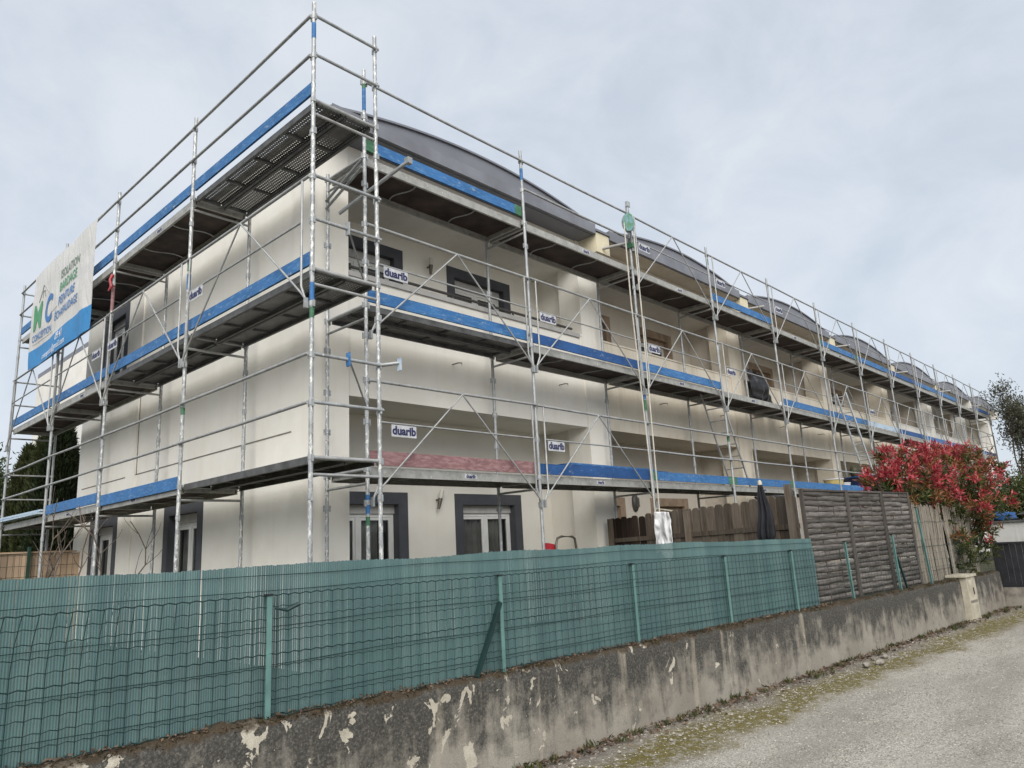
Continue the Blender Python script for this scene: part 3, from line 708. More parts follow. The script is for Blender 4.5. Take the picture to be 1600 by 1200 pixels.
    def deck_perf(s, u0, u1, z, perf='perforated'):
        L = round(u1 - u0 - 0.06, 3); key = ('perf', L, perf)
        if key not in s.cache:
            d = []; pw = (s.w - 0.10) / 2 - 0.01
            top = MB().box(0, L, 0.004, pw - 0.004, -0.012, -0.008).mesh('steel_plank', perf)
            fl = [MB().box(0, L, a, b, -0.075, -0.001).mesh('flange', 'dark_steel') for a, b in ((0, 0.0035), (pw - 0.0035, pw))]
            fl += [MB().box(0, L, a, b, -0.079, -0.0755).mesh('lip', 'dark_steel') for a, b in ((0.0, 0.035), (pw - 0.035, pw))]
            fl += [MB().box(u, u + 0.035, 0.037, pw - 0.037, -0.045, -0.0125).mesh('stiffener', 'dark_steel') for u in (0.01, L * 0.25, L * 0.5, L * 0.75, L - 0.045)]
            s.cache[key] = (top, fl, pw)
        top, fl, pw = s.cache[key]
        for w in (0.045, 0.045 + pw + 0.02):
            M4 = s.lm(u0 + 0.03, w, z); o = link('steel_plank', top, s.root, M4)
            for me in fl: c = bpy.data.objects.new(me.name.split('.')[0], me); COL.objects.link(c); c.parent = o; WM[c.name] = M4
    def toe(s, u0, u1, z, mat='blue', gap=0.012, h=0.155, ends=None, tilt=0.0, w=0.0):
        a, b = s.P(u0 + 0.035, w + 0.022, z + gap + h / 2 + tilt), s.P(u1 - 0.035, w + 0.022, z + gap + h / 2)
        o = MB().bar(a, b, 0.028, h).build('toe_board', mat, s.root)
        if ends:
            for t0, t1 in ((-0.001, 0.05), (0.95, 1.001)):
                MB().bar(a.lerp(b, t0), a.lerp(b, t1), 0.033, h + 0.005).build('end_paint', ends, o)
        return o
    def sign(s, u, z, label, w=-0.075, size=(0.38, 0.145)):
        hw, hh = size[0] / 2, size[1] / 2; p = s.lm(u + hw, w, z - hh)
        o = link('sign_plate', MB().box(-hw, hw, -0.002, 0.002, -hh, hh).mesh('sign_plate', 'white_sign'), None, p)
        tag(o, label, 'sign', 'white name plates on the guardrails'); s.letters('duarib', 0.165 * size[1] / 0.17, p, o, 0.0045)

BAY = 3.017
S = Scaffold('scaffold', 'long galvanised tube scaffold with three decks running along the loggia front', (1.1223, 0.6155), (1, 0), (0, 1), [k * BAY for k in range(13)], 0.84, 3)
G = Scaffold('scaffold', 'shorter galvanised tube scaffold around the blank gable end carrying the banner', (0, 0), (0, 1), (1, 0), [0, 3.085, 6.034, 8.787, 11.726], 0.844, 5)
CZ = [z + d for z in DK for d in (-0.03, -0.42, HM, HT)] + [-1.3]
for sc in (S, G):
    n = len(sc.pos)
    for i, u in enumerate(sc.pos):
        near = (sc is G and i < 3) or (sc is S and i == 0)
        mat = 'galv_spattered' if near else 'galv'
        rings = []
        if sc is S:
            if i == 0: rings = [(4.62, 0.32, 'blue'), (4.94, 0.08, 'green_paint'), (-0.55, 0.22, 'blue'), (-0.68, 0.1, 'green_paint')]
            elif i == 1: rings = [(4.70, 0.2, 'blue')]
            elif i == 2: rings = [(1.25, 0.2, 'green_paint'), (1.46, 0.12, 'blue')]
            elif i == 3: rings = [(4.80, 0.14, 'green_paint'), (0.9, 0.1, 'green_paint'), (2.86, 0.12, 'blue_pale')]
            elif i % 2: rings = [(2.7, 0.25, 'blue_pale')]
        else:
            if i == 0: rings = [(1.55, 0.26, 'blue'), (1.42, 0.12, 'green_paint'), (4.75, 0.2, 'blue')]
            elif i == 1: rings = [(2.62, 0.22, 'blue'), (2.88, 0.12, 'green_paint'), (0.9, 0.12, 'green_paint')]
            elif i == 2: rings = [(3.1, 0.5, 'red_board')]
        lean = (0.0, 0.0) if near else None
        sc.post(u, 0, 5.22, 'outer_post', mat, lean, rings, CZ)
        sc.post(u, sc.w, 5.22 if (sc is G and i == 0) else 4.06, 'inner_post', mat, lean, [(2.35, 0.12, 'red_board')] if (sc is S and i == 0) else [], CZ[:9:1] if not (sc is G and i == 0) else CZ)
        sc.transoms(u, DK)
# front decks, boards and guardrails
P = S.pos
for i in range(12):
    a, b = P[i], P[i + 1]
    for l, z in enumerate(DK):
        if l == 1 and i == 0: S.deck_perf(a, b, z)
        else: S.deck_ply(a, b, z, i < 6 and (i + l) % 3 != 2)
    if i >= 2: S.mds(a, b, 4.0)
    elif i == 1: S.rail(a, b, 4 + HT); S.rail(a, b, 4 + HM)
    else: S.rail(a, b, 4 + HT)
    S.mds(a, b, 2.0)
    if i in (0, 1) or i > 6: S.mds(a, b, 0.0)
    else: S.rail(a, b, HT); S.rail(a, b, HM)
t3 = {0: 'blue', 3: 'blue', 5: 'blue', 6: 'blue', 7: 'blue_dark', 8: 'blue', 9: 'blue', 11: 'blue_dark'}
t2 = {0: 'blue', 1: 'blue_dark', 2: 'blue', 4: 'blue', 5: 'blue', 6: 'blue_pale', 7: 'blue_dark', 8: 'blue', 9: 'blue', 10: 'blue', 11: 'blue'}
t1 = {0: 'red_board', 1: 'blue_dark', 2: 'blue', 3: 'blue', 4: 'blue', 5: 'blue', 6: 'blue', 7: 'blue', 8: 'blue', 9: 'blue', 10: 'blue', 11: 'blue'}
for i, mt in t3.items(): S.toe(P[i], P[i+1], 4.0, mt, gap=0.075 if i == 0 else 0.02, ends='green_paint' if i in (0, 5) else None)
for i, mt in t2.items(): S.toe(P[i], P[i+1], 2.0, mt, tilt=0.012 if i == 1 else 0, gap=0.03 if i == 0 else 0.012)
for i, mt in t1.items(): S.toe(P[i], P[i+1], 0.0, mt, ends='green_paint' if i in (2, 3) else None, gap=0.02, h=0.17 if i == 0 else 0.155)
for z in DK:                                            # far end rails of the front scaffold
    for h in (HM, HT):
        MB().tube(S.P(P[12], -0.02, z + h), S.P(P[12], S.w, z + h), 0.017).build('end_rail', 'galv_thin', S.root, True)
# gable decks
Q = G.pos
for i in range(4):
    a, b = Q[i], Q[i + 1]
    for l, z in enumerate(DK):
        if (l == 2 and i == 0) or (l == 1 and i in (0, 1)): G.deck_perf(a, b, z)
        elif l == 0 and i == 0: G.deck_perf(a, b, z, 'alu_edge')
        else: G.deck_ply(a, b, z, i in (1, 2))
    G.rail(a, b, 4 + HT); G.rail(a, b, 4 + HM); G.mds(a, b, 2.0); G.rail(a, b, HT); G.rail(a, b, HM)
    G.toe(a, b, 4.0, 'blue', gap=0.075, h=0.15); G.toe(a, b, 2.0, 'blue', gap=0.035, h=0.15)
    if i in (1, 2): G.toe(a, b, 0.0, 'blue', gap=-0.05 if i == 1 else 0.01, h=0.16, tilt=0.0)
for z in DK:
    for h in (HM, HT):
        MB().tube((0.0, -0.035, z + h), (G.w + 0.03, -0.035, z + h), 0.019).build('end_rail', 'galv', G.root, True)
        MB().tube((0.0, Q[4] + 0.035, z + h), (G.w, Q[4] + 0.035, z + h), 0.017).build('end_rail', 'galv_thin', G.root, True)
for h in (1.03, 2 + HM):                                # swivel struts off the end rails
    MB().path([(0.42, -0.04, h + 0.02), (0.76, 0.27, h - 0.16), (1.09, 0.58, h - 0.34)], 0.011, 8).build('strut', 'galv_thin', G.root, True)
    MB().box(0.41, 0.43, -0.068, -0.012, h - 0.075, h + 0.075).build('clamp', 'blue' if h < 1.5 else 'galv', G.root)
# loose coupled tubes near the corner
MB().tube((1.00, 1.0, 3.28), (1.31, 0.0, 3.69), 0.024).build('tie_tube', 'galv', G.root, True)
MB().box(1.28, 1.35, -0.06, 0.01, 3.66, 3.74).build('clamp', 'galv', G.root)
MB().tube((0.84, -0.03, 1.03), (1.02, -0.14, 1.06), 0.021).build('tie_tube', 'galv', G.root, True)
MB().box(1.01, 1.032, -0.17, -0.12, 0.97, 1.11).build('clamp', 'blue_pale', G.root)
for z0 in (3.55, 3.66):
    MB().tube((1.10, 0.63, z0 + 0.27), (1.10, 1.46, z0), 0.019).build('end_rail', 'galv', S.root, True)
# name plates
ND = 'white lettered name plate '
S.sign(0.30, HM - 0.02, ND + 'low beside the scaffold corner above the pink board')
S.sign(BAY + 0.16, HM - 0.02, ND + 'over the dark blue boards of the lowest deck')
S.sign(0.22, 2 + HM - 0.02, ND + 'in front of the first upper loggia door by the corner')
S.sign(BAY + 0.16, 2 + HM - 0.02, ND + 'below the handrail end of the first upper loggia')
S.sign(2 * BAY + 0.16, 2 + HM - 0.02, ND + 'right of the pulley rope at the second deck')
S.sign(3 * BAY + 0.16, 2 + HM - 0.04, ND + 'left of the black plastic sheet')
S.sign(2 * BAY + 0.16, 4 + HM - 0.02, ND + 'against the grey roof just right of the pulley')
S.sign(3 * BAY + 0.16, 4 + HM - 0.02, ND + 'against the second grey arched roof')
S.sign(4 * BAY + 0.16, 4 + HM - 0.02, ND + 'against the third grey arched roof')
S.sign(6 * BAY + 0.16, 2 + HM - 0.02, ND + 'on the second deck right of the leaning aluminium ladder')
G.sign(2.48, 2 + HM - 0.02, ND + 'on the plain gable wall side, nearest the corner')
G.sign(5.46, 2 + HM - 0.02, ND + 'in front of the dark gable window, right of the post')
G.sign(6.20, 2 + HM - 0.02, ND + 'just left of the gable post below the banner')

# ------------------------------------------------------------------ banner
def banner():
    y0, y1, zt, zb = 10.28, 6.62, 4.90, 2.96
    t = thing('banner', (-0.09, 8.4, zb), 'white and blue printed advertising banner tied to the top guardrails of the gable scaffold', 'banner')
    def pos(u, v, off=0.0):                # u from the far (left) edge, v down
        y = lerp(y0, y1, u) + lerp(-0.02, 0.10, u) * v; z = lerp(zt + 0.02, zb, v) + 0.05 * math.sin(u * math.pi) * (v - .5) * -1
        fold = 0.022 * math.sin(u * 8 + v * 3.2) * (0.3 + 0.7 * v) + 0.0035 * math.sin(u * 29 - v * 7) * v + 0.018 * noise.noise((u * 4, v * 4, 2))
        fold += 0.020 * math.exp(-((u - 0.86 - 0.04 * v) / 0.05) ** 2) * (0.4 + v)
        return Vector((-0.13 - fold - off, y, z))
    def band(u): return 0.815 - 0.035 * u
    MB().grid(lambda a, b: pos(a, b * band(a)), 110, 50).build('cloth', 'banner_white', t, True)
    MB().grid(lambda a, b: pos(a, lerp(band(a), 1.0, b)), 110, 14).build('blue_band', 'banner_blue', t, True)
    A = (y0 - y1) / (zt - zb)
    def put(txt, u, v, size, mat, bold=0.0, sx=1.0, slant=0.0, align='LEFT'):
        src = text_mesh(txt, 1.0, mat, bold, 0.0, align).copy()
        bm = bmesh.new(); bm.from_mesh(src); bmesh.ops.triangulate(bm, faces=bm.faces)
        for _ in range(4):
            bmesh.ops.subdivide_edges(bm, edges=[e for e in bm.edges if e.calc_length() > 0.11], cuts=1); bmesh.ops.triangulate(bm, faces=bm.faces)
        for vv in bm.verts:
            uu = u + vv.co.x * size * sx / A; q = pos(uu, v - vv.co.y * size + slant * vv.co.x * size, 0.010)
            vv.co = (q.x, q.y, q.z + ZS)
        bm.to_mesh(src); bm.free(); src.name = 'lettering'
        link('lettering', src, t)
    put('ISOLATION', 0.48, 0.245, 0.115, 'print_olive', 0.012, 0.98)
    put('BARDAGE', 0.47, 0.365, 0.125, 'print_green', 0.012, 0.98)
    put('PEINTURE', 0.47, 0.500, 0.120, 'print_blue', 0.012, 0.98)
    put('ÉCHAFAUDAGE', 0.42, 0.630, 0.110, 'print_blue', 0.012, 0.95)
    put('M', 0.05, 0.50, 0.38, 'print_green', 0.022, 0.95); put('C', 0.245, 0.50, 0.38, 'print_blue', 0.03, 0.85)
    put('CONCEPTION', 0.05, 0.705, 0.095, 'print_blue', 0.01, 0.98)
    put('09.41', 0.50, 0.855, 0.105, 'print_white', 0.012, 1.0)
    put('conception@gmail.com', 0.24, 0.945, 0.085, 'print_white', 0.006, 1.0)
    def stroke(pts, mat, w=0.012):
        m = MB()
        for (u, v), (u2, v2) in zip(pts, pts[1:]):
            m.path([pos(lerp(u, u2, i / 6), lerp(v, v2, i / 6), 0.006) for i in range(7)], w / 2, 4)
        m.build('logo_line', mat, t)
    stroke([(0.13, 0.34), (0.20, 0.19), (0.30, 0.33)], 'print_grey'); stroke([(0.19, 0.32), (0.19, 0.255), (0.225, 0.255), (0.225, 0.32)], 'print_grey')
    stroke([(0.06, 0.765), (0.40, 0.755)], 'print_grey', 0.006); stroke([(0.37, 0.55), (0.45, 0.53)], 'print_grey', 0.006)
    for u in (0.0, 0.33, 0.66, 1.0):
        q = pos(u, 0.0); MB().path([q, (q.x + 0.05, q.y, q.z + 0.08), (-0.04, q.y, 5.03)], 0.004, 5).build('tie', 'rope', t)
banner()
# red ribbon on a gable post
rb = MB().path([(-0.03, 6.02, 3.72), (-0.07, 6.0, 3.62), (-0.05, 5.97, 3.50), (-0.09, 5.99, 3.42)], [0.03, 0.022, 0.028, 0.01], 6).build('ribbon', 'red_plastic')
tag(rb, 'short red ribbon tied round a post right of the banner', 'ribbon')

# ------------------------------------------------------------------ hoist pulley with rope
hp = thing('hoist_pulley', (6.95, 0.45, 4.6), 'green and blue painted pulley wheel on the roof edge scaffold with hanging ropes', 'pulley')
c = Vector((6.92, 0.47, 4.76)); ax = Vector((-0.75, -0.66, 0)).normalized(); sd_ = Vector((ax.y, -ax.x, 0))
m = MB(); ring = []
for k in range(9):
    t_ = 2 * math.pi * (k + .3) / 9; ring.append(c + sd_ * (0.105 * math.cos(t_)) + Vector((0, 0, 0.19 * math.sin(t_))) + ax * 0.045)
m.prism(ring, -ax * 0.09).build('guard', 'pulley_paint', hp)
m = MB(); m.path([c + sd_ * (0.115 * math.cos(2*math.pi*k/24)) + Vector((0, 0, 0.18 * math.sin(2*math.pi*k/24))) for k in range(25)], 0.012, 6).build('wheel_rim', 'galv', hp, True)
MB().path([c + Vector((0, 0, 0.17)), c + Vector((-0.01, -0.02, 0.30)), c + Vector((0.0, -0.02, 0.38))], 0.022, 8).build('hook', 'galv', hp, True)
MB().bar((6.92, 0.45, 5.07), (6.92, 0.45, 5.17), 0.09, 0.05, (0, 1, 0)).build('swivel', 'galv', hp)
MB().tube((6.92, 0.46, 5.12), (7.16, 0.58, 4.30), 0.022).build('bracket_arm', 'galv', hp, True)
MB().box(7.10, 7.20, 0.54, 0.66, 4.36, 4.47).build('clamp', 'green_paint', hp)
def rope(pts):
    MB().path(pts, 0.0125, 6).build('rope', 'rope', hp, True)
rope([c - sd_ * -0.0 + Vector((-0.10, 0.03, -0.02)), (6.78, 0.48, 3.2), (6.83, 0.47, 1.6), (6.87, 0.45, -0.2), (6.89, 0.45, -1.6)])
rope([c + Vector((0.10, -0.03, 0.02)), (7.04, 0.44, 3.2), (7.02, 0.44, 1.4), (7.00, 0.44, -0.2), (6.98, 0.44, -1.6)])

# ------------------------------------------------------------------ ladders
def ladder(a, b, width, n, mat, rail, name_label, wdir=(1, 0, 0)):
    a, b, wd = Vector(a), Vector(b), Vector(wdir).normalized() * (width / 2); t = thing('ladder', tuple(a), name_label, 'ladder')
    for s in (-1, 1): MB().bar(a + wd * s, b + wd * s, rail[0], rail[1], wd.cross(b - a)).build('stile', mat, t)
    for i in range(n):
        p = a.lerp(b, (i + .6) / n); MB().tube(p - wd, p + wd, 0.014, 8).build('rung', mat, t, True)
    return t
ladder((10.98, 0.86, -0.0), (9.98, 0.82, 1.98), 0.42, 8, 'galv_thin', (0.03, 0.03), 'grey tube ladder between the lowest and second deck, nearest the pulley', (0, 1, 0))
ladder((17.74, 0.36, 0.52), (16.52, 0.36, 2.62), 0.25, 10, 'alu_ladder', (0.03, 0.075), 'bright aluminium ladder hung on the second deck left of the red bush', (0, 1, 0))

# ------------------------------------------------------------------ loose things on the decks
def crumple(c, r, name, mat, label, cat, seed, amp=0.35, n=28):
    m = MB()
    def fn(u, v):
        th, ph = u * 2 * math.pi, v * math.pi
        d = Vector((math.sin(ph) * math.cos(th), math.sin(ph) * math.sin(th), math.cos(ph)))
        k = 1 + amp * noise.noise(d * 1.6 + Vector((seed, 0, 0))) + amp * 0.5 * noise.noise(d * 5 + Vector((0, seed, 0))) + amp * .22 * noise.noise(d * 12)
        return (c[0] + d.x * r[0] * k, c[1] + d.y * r[1] * k, max(c[2] + d.z * r[2] * k, c[2] - r[2] * 0.98))
    m.grid(fn, n, n // 2)
    bmv = m.build(name, mat, None, True, False)
    return tag(bmv, label, cat)
# black sheet hanging over the parapet of the third unit
m = MB()
def sheet(u, v):
    x = lerp(13.30, 14.30, u) + 0.42 * v * (0.4 + 0.4 * u); z = 3.12 - 0.10 * u - 0.98 * v - 0.12 * math.sin(u * 5) * v
    return (x, 1.50 - 0.06 * math.sin(u * 17 + v * 4) * (0.3 + v) - 0.05 * noise.noise((u * 6, v * 6, 4)) - 0.16 * math.sin(u * math.pi) * math.sin(min(1, v * 1.2) * math.pi), z)
m.grid(sheet, 40, 40); o = m.build('plastic_sheet', 'black_plastic', None, True, False)
sm = o.modifiers.new('thickness', 'SOLIDIFY'); sm.thickness = 0.012
tag(o, 'crumpled black plastic sheet hung over the parapet above the second deck', 'plastic sheet')
crumple((14.62, 1.18, 2.16), (0.30, 0.24, 0.17), 'sack', 'white_plastic', 'white plastic sack lying on the second deck beside the black sheet', 'sack', 3)
def bucket(x, y, z, r, h, mat, label, lid=True):
    t = thing('bucket', (x, y, z), label, 'bucket')
    MB().lathe((x, y, z), [(r * 0.80, 0), (r * 0.84, 0.01), (r * 0.97, h * 0.86), (r * 0.97, h)], 20).build('pail', mat, t, True)
    MB().lathe((x, y, z), [(r, h * 0.93), (r * 1.05, h * 0.94), (r * 1.05, h * 1.01), (r * 0.98, h * 1.02)], 20).build('rim', 'white_plastic', t, True)
    MB().path([(x + r * math.cos(a), y - 0.01, z + h * 0.8 - r * 0.7 * math.sin(a)) for a in [math.pi * i / 10 for i in range(11)]], 0.004, 5).build('handle', 'galv_thin', t)
bucket(16.75, 0.98, 0.0, 0.26, 0.36, 'bucket_yellow', 'large yellowish tub with pale rim on the lowest deck')
bucket(17.52, 0.98, 0.0, 0.17, 0.28, 'white_plastic', 'small white pail beside the yellowish tub on the lowest deck')
t = thing('mixing_tub', (19.3, 1.15, 0.0), 'dark blue round mixing tub on the lowest deck beside the red bush', 'tub')
MB().lathe((19.3, 1.15, 0.0), [(0.34, 0), (0.40, 0.02), (0.46, 0.45), (0.50, 0.50), (0.46, 0.50), (0.42, 0.44)], 24).build('shell', 'tub_blue', t, True)
MB().path([(19.3 + 0.5 * math.cos(a), 1.15 + 0.5 * math.sin(a), 0.5) for a in [2 * math.pi * i / 24 for i in range(25)]], 0.018, 6).build('rim', 'blue_dark', t, True)
crumple((19.02, 1.15, 0.66), (0.15, 0.14, 0.18), 'work_bag', 'leaf_pale', 'pale green bundle standing in the blue tub under the ladder', 'bag', 9, 0.2, 18)
# spare boards and a batten
for j, (x0, x1, y, z, r_, mt, lb) in enumerate(((4.95, 8.05, 0.88, 0.215, 0.02, 'blue_dark', 'lower loose dark blue board lying behind the toe board of the lowest deck'),
        (5.20, 7.60, 0.93, 0.248, -0.02, 'blue', 'upper loose blue board lying on another behind the lowest toe board'))):
    o = MB().bar((x0, y, z), (x1, y + r_, z - 0.01), 0.16, 0.028).build('loose_board', mt); tag(o, lb, 'board')
t = thing('batten_stack', (4.8, 0.9, 2.0), 'short bundle of rough timber battens on the second deck near the pulley post', 'timber')
for j in range(3): MB().bar((3.5 + 0.2 * j, 0.80 + 0.05 * j, 2.20 + 0.02 * j), (5.0 + 0.1 * j, 0.76 + 0.05 * j, 2.19 + 0.02 * j), 0.045, 0.024).build('batten', 'batten', t)
for j in range(2):
    o = MB().bar((-0.02 + 0.05 * j, 8.9, 0.05 + 0.05 * j), (-0.03 + 0.05 * j, 11.65, 0.06 + 0.06 * j), 0.15, 0.035).build('loose_board', 'blue_pale')
    tag(o, ('lower' if j == 0 else 'upper') + ' pale blue board lying at the far left end of the lowest gable deck', 'board')

# ------------------------------------------------------------------ green screen fence on the wall
sf = thing('screen_fence', tuple(wp(0, 0.09, WTOP)), 'green plastic cane screen and wire mesh fence standing on the boundary wall', 'fence')
XA, XB = -8.0, 5.62
m = MB(); x = XA; i = 0
while x < XB:
    wdt = 0.0132; gap = 0.0003 if (x > -1.5 and random.random() > .05) else random.choice((0.0003, 0.0003, 0.0006, 0.0017))
    sag = 0.015 * noise.noise((x * 1.2, 0, 0)) + 0.002 * noise.noise((x * 7, 0, 4))
    topz = -1.045 + sag - 0.05 * max(0, (x - 2.0) / 3.6) + random.uniform(-.003, .003); bz = WTOP - 0.015
    ly = 0.09 + 0.012 * noise.noise((x * 2, 3, 0)); bow = random.uniform(-.0007, .0007)
    zs_ = [bz, lerp(bz, topz, .35), lerp(bz, topz, .7), topz]
    b0 = len(m.v)
    for j, z in enumerate(zs_):
        w2 = ly + 0.02 * noise.noise((x * 1.5, z * 2, 7)) + (0.02 * (z - bz) if x < -2 else 0); dxx = bow * (1 if j in (1, 2) else 0)
        m.v += [tuple(wp(x + dxx, w2 + 0.004, z)), tuple(wp(x + wdt / 2 + dxx, w2 + 0.0016, z)), tuple(wp(x + wdt + dxx, w2 + 0.004, z))]
    for j in range(3):
        o_ = b0 + j * 3; m.f += [(o_, o_+1, o_+4, o_+3), (o_+1, o_+2, o_+5, o_+4)]
    x += wdt + gap
tag(m.build('cane_screen', 'cane_green', sf, False, False), kind='stuff')
m = MB()
def wire_off(x, z): return 0.052 + 0.010 * noise.noise((x * 1.1, z * 2, 9)) - (0.10 * max(0, z + 1.45) * min(1, max(0, -x - 1.9) * 1.4))
nz = 11; zz = [WTOP + 0.015 + i * (0.69 / (nz - 1)) for i in range(nz)]
x = XA
while x < XB:
    lean = 0.03 * max(0, -x - 1.9)
    m.path([wp(x + (lean * max(0, (z + 1.40)) * 5), wire_off(x, z), z) for z in zz[::2]], 0.0025, 4, False); x += 0.075
for k, z in enumerate(zz):
    pts = []; x = XA; j = 0
    while x < XB:
        pts.append(wp(x, wire_off(x, z) - 0.003, z + 0.012 * noise.noise((x * 0.8, k, 0)) + (0.004 if j % 2 else -0.004))); x += 0.0375; j += 1
    m.path(pts, 0.0036 if k in (0, 5, 10) else 0.0025, 4, False)
for z in (-1.10, -1.19, -1.40, -1.62, -1.82):
    m.path([wp(lerp(XA, XB, j / 150), 0.080 + 0.02 * noise.noise((lerp(XA, XB, j/150) * 1.5, z * 2, 7)), z + 0.015 * noise.noise((j * .1, z, 0)) - 0.05 * max(0, (lerp(XA, XB, j / 150) - 2) / 3.6)) for j in range(151)], 0.0022, 4, False)
tag(m.build('wire_mesh', 'wire_green', sf, False, False), kind='stuff')
def tpost(x, z1, parent, lean=0.0, z0=WTOP - 0.03):
    m = MB(); a = 0.017
    p0, p1 = wp(x, 0.062, z0), wp(x + lean, 0.062, z1)
    m.prism([p0 + Vector(q) for q in ((-a, -a, 0), (a, -a, 0), (a, -a + .008, 0), (.004, -a + .008, 0), (.004, a, 0), (-.004, a, 0), (-.004, -a + .008, 0), (-a, -a + .008, 0))], p1 - p0)
    o = m.build('post', 'post_green', parent); MB().box(p1.x - .021, p1.x + .021, p1.y - .021, p1.y + .021, p1.z, p1.z + 0.012).build('cap', 'black_plastic', o)
    return o
for x in (-7.0, -5.2, -3.4, -1.60, 0.27, 1.92, 3.50, 4.98): tpost(x, -1.225, sf)
MB().bar(wp(-0.02, 0.03, WTOP + 0.0), wp(0.26, 0.05, -1.42), 0.03, 0.03).build('stay', 'wire_green', sf)
MB().path([wp(-1.57, 0.03, -1.30), wp(-1.50, 0.02, -1.315), wp(-1.43, 0.01, -1.285)], [0.006, 0.012, 0.014], 7).build('tensioner', 'wire_green', sf)

# ------------------------------------------------------------------ woven panels
def woven(x0, x1, label):
    t = thing('woven_panel', tuple(wp((x0 + x1) / 2, 0.2, WTOP)), label, 'fence panel', 'woven panels behind the wall')
    zb, zt = WTOP + 0.005, -0.475; nr = 20; rh = (zt - zb) / nr
    for xx in (x0, x1):
        a = wp(xx, 0.2, zb - 0.25); b = wp(xx, 0.2, zt + 0.02); MB().bar(a, b, 0.04, 0.05, (1, 0, 0)).build('frame_post', 'woven_frame', t)
    MB().bar(wp(x0 + 0.022, 0.2, zt + 0.005), wp(x1 - 0.022, 0.2, zt + 0.005), 0.045, 0.022).build('top_rail', 'woven_frame', t)
    for f in (1 / 3, 2 / 3): MB().bar(wp(lerp(x0, x1, f), 0.2, zb), wp(lerp(x0, x1, f), 0.2, zt - 0.01), 0.014, 0.014, (1, 0, 0)).build('stake', 'woven_frame', t)
    for r in range(nr):
        m = MB(); n = 18; z = zb + (r + .5) * rh; sg = 1 if r % 2 else -1; jz = random.uniform(-.007, .007); hh = rh * random.uniform(.48, .53); tw = random.uniform(-.020, .020); ph = random.uniform(-.12, .12)
        for i in range(n + 1):
            f = i / n; off = 0.2 + sg * 0.008 * math.cos(f * 2 * math.pi + (math.pi / 2 if r % 4 > 1 else 0) + ph) * (1 if 0 < i < n else .5); zz_ = z + jz + tw * (f - .5) + 0.004 * noise.noise((f * 5, r, x0))
            for dz in (-hh, 0.0, hh):
                m.v.append(tuple(wp(lerp(x0 + 0.024, x1 - 0.024, f), off + (0.002 if dz < 0 else (-0.0055 if dz == 0 else -0.001)), zz_ + dz)))
        for i in range(n):
            o_ = i * 3; m.f += [(o_, o_+3, o_+4, o_+1), (o_+1, o_+4, o_+5, o_+2)]
        o = m.build('slat', 'woven_wood', t, True, False); md = o.modifiers.new('thickness', 'SOLIDIFY'); md.thickness = 0.007
woven(5.74, 7.08, 'weathered grey woven wood panel next to the green screen')
woven(7.12, 8.33, 'middle one of the three weathered woven wood panels')
woven(8.37, 9.45, 'weathered woven wood panel ending at the reed screen and red bush')
mf = thing('mesh_fence', tuple(wp(8, 0.06, WTOP)), 'green steel posts and wire mesh in front of the woven wood panels', 'fence')
for x, z1, ln in ((6.55, -1.17, 0.04), (8.20, -1.12, 0.03), (9.50, -0.72, 0.16)): tpost(x, z1, mf, -ln)
MB().bar(wp(8.42, 0.05, WTOP), wp(8.22, 0.05, -1.45), 0.025, 0.025).build('stay', 'wire_green', mf)
m = MB()
for k in range(7): m.path([wp(lerp(5.65, 12.7, j / 60), 0.05 + 0.008 * noise.noise((j * .2, k, 3)), WTOP + 0.03 + k * 0.11 + 0.008 * noise.noise((j * .1, k, 0))) for j in range(61)], 0.0016, 4, False)
x = 5.7
while x < 12.7: m.path([wp(x, 0.05, WTOP), wp(x, 0.05, WTOP + 0.70)], 0.0013, 4, False); x += 0.1
tag(m.build('wire_mesh', 'wire_green', mf, False, False), kind='stuff')

# ------------------------------------------------------------------ reed screen
rs = thing('reed_screen', tuple(wp(11, 0.25, WTOP)), 'old pale reed screen hanging behind the wall beneath the red bush', 'screen')
m = MB(); x = 9.52
while x < 12.75:
    zt = -0.66 + 0.06 * noise.noise((x * 1.5, 0, 0)) + random.uniform(-.05, .03) - (0.1 if 10.7 < x < 10.85 else 0); o_ = 0.24 + 0.04 * noise.noise((x * 2, 2, 0)) + random.uniform(-.008, .008)
    ln = 0.10 * noise.noise((x * 3.3, 7, 1)); o_ += 0.05 * noise.noise((x * 6, 3, 3)); zt -= 0.12 * max(0, noise.noise((x * 4, 1, 9)))
    if not (11.02 < x < 11.16) and random.random() > .10: m.path([wp(x + random.uniform(-.01, .01), o_, WTOP - 0.02), wp(x + ln * .3 + random.uniform(-.015, .015), o_ + .01, (WTOP + zt) / 2), wp(x + ln + random.uniform(-.03, .03), o_, zt)], random.uniform(.004, .0065), 5)
    x += 0.0105
tag(m.build('reeds', 'reed', rs, False, False), kind='stuff')
m = MB()
for z in (-1.75, -1.35, -0.95): m.path([wp(lerp(9.5, 12.75, j / 40), 0.225 + 0.04 * noise.noise((lerp(9.5, 12.75, j / 40) * 2, 2, 0)), z + 0.02 * noise.noise((j * .3, z, 0))) for j in range(41)], 0.003, 4, False)
tag(m.build('binding_wire', 'wire_green', rs, False, False), kind='stuff')

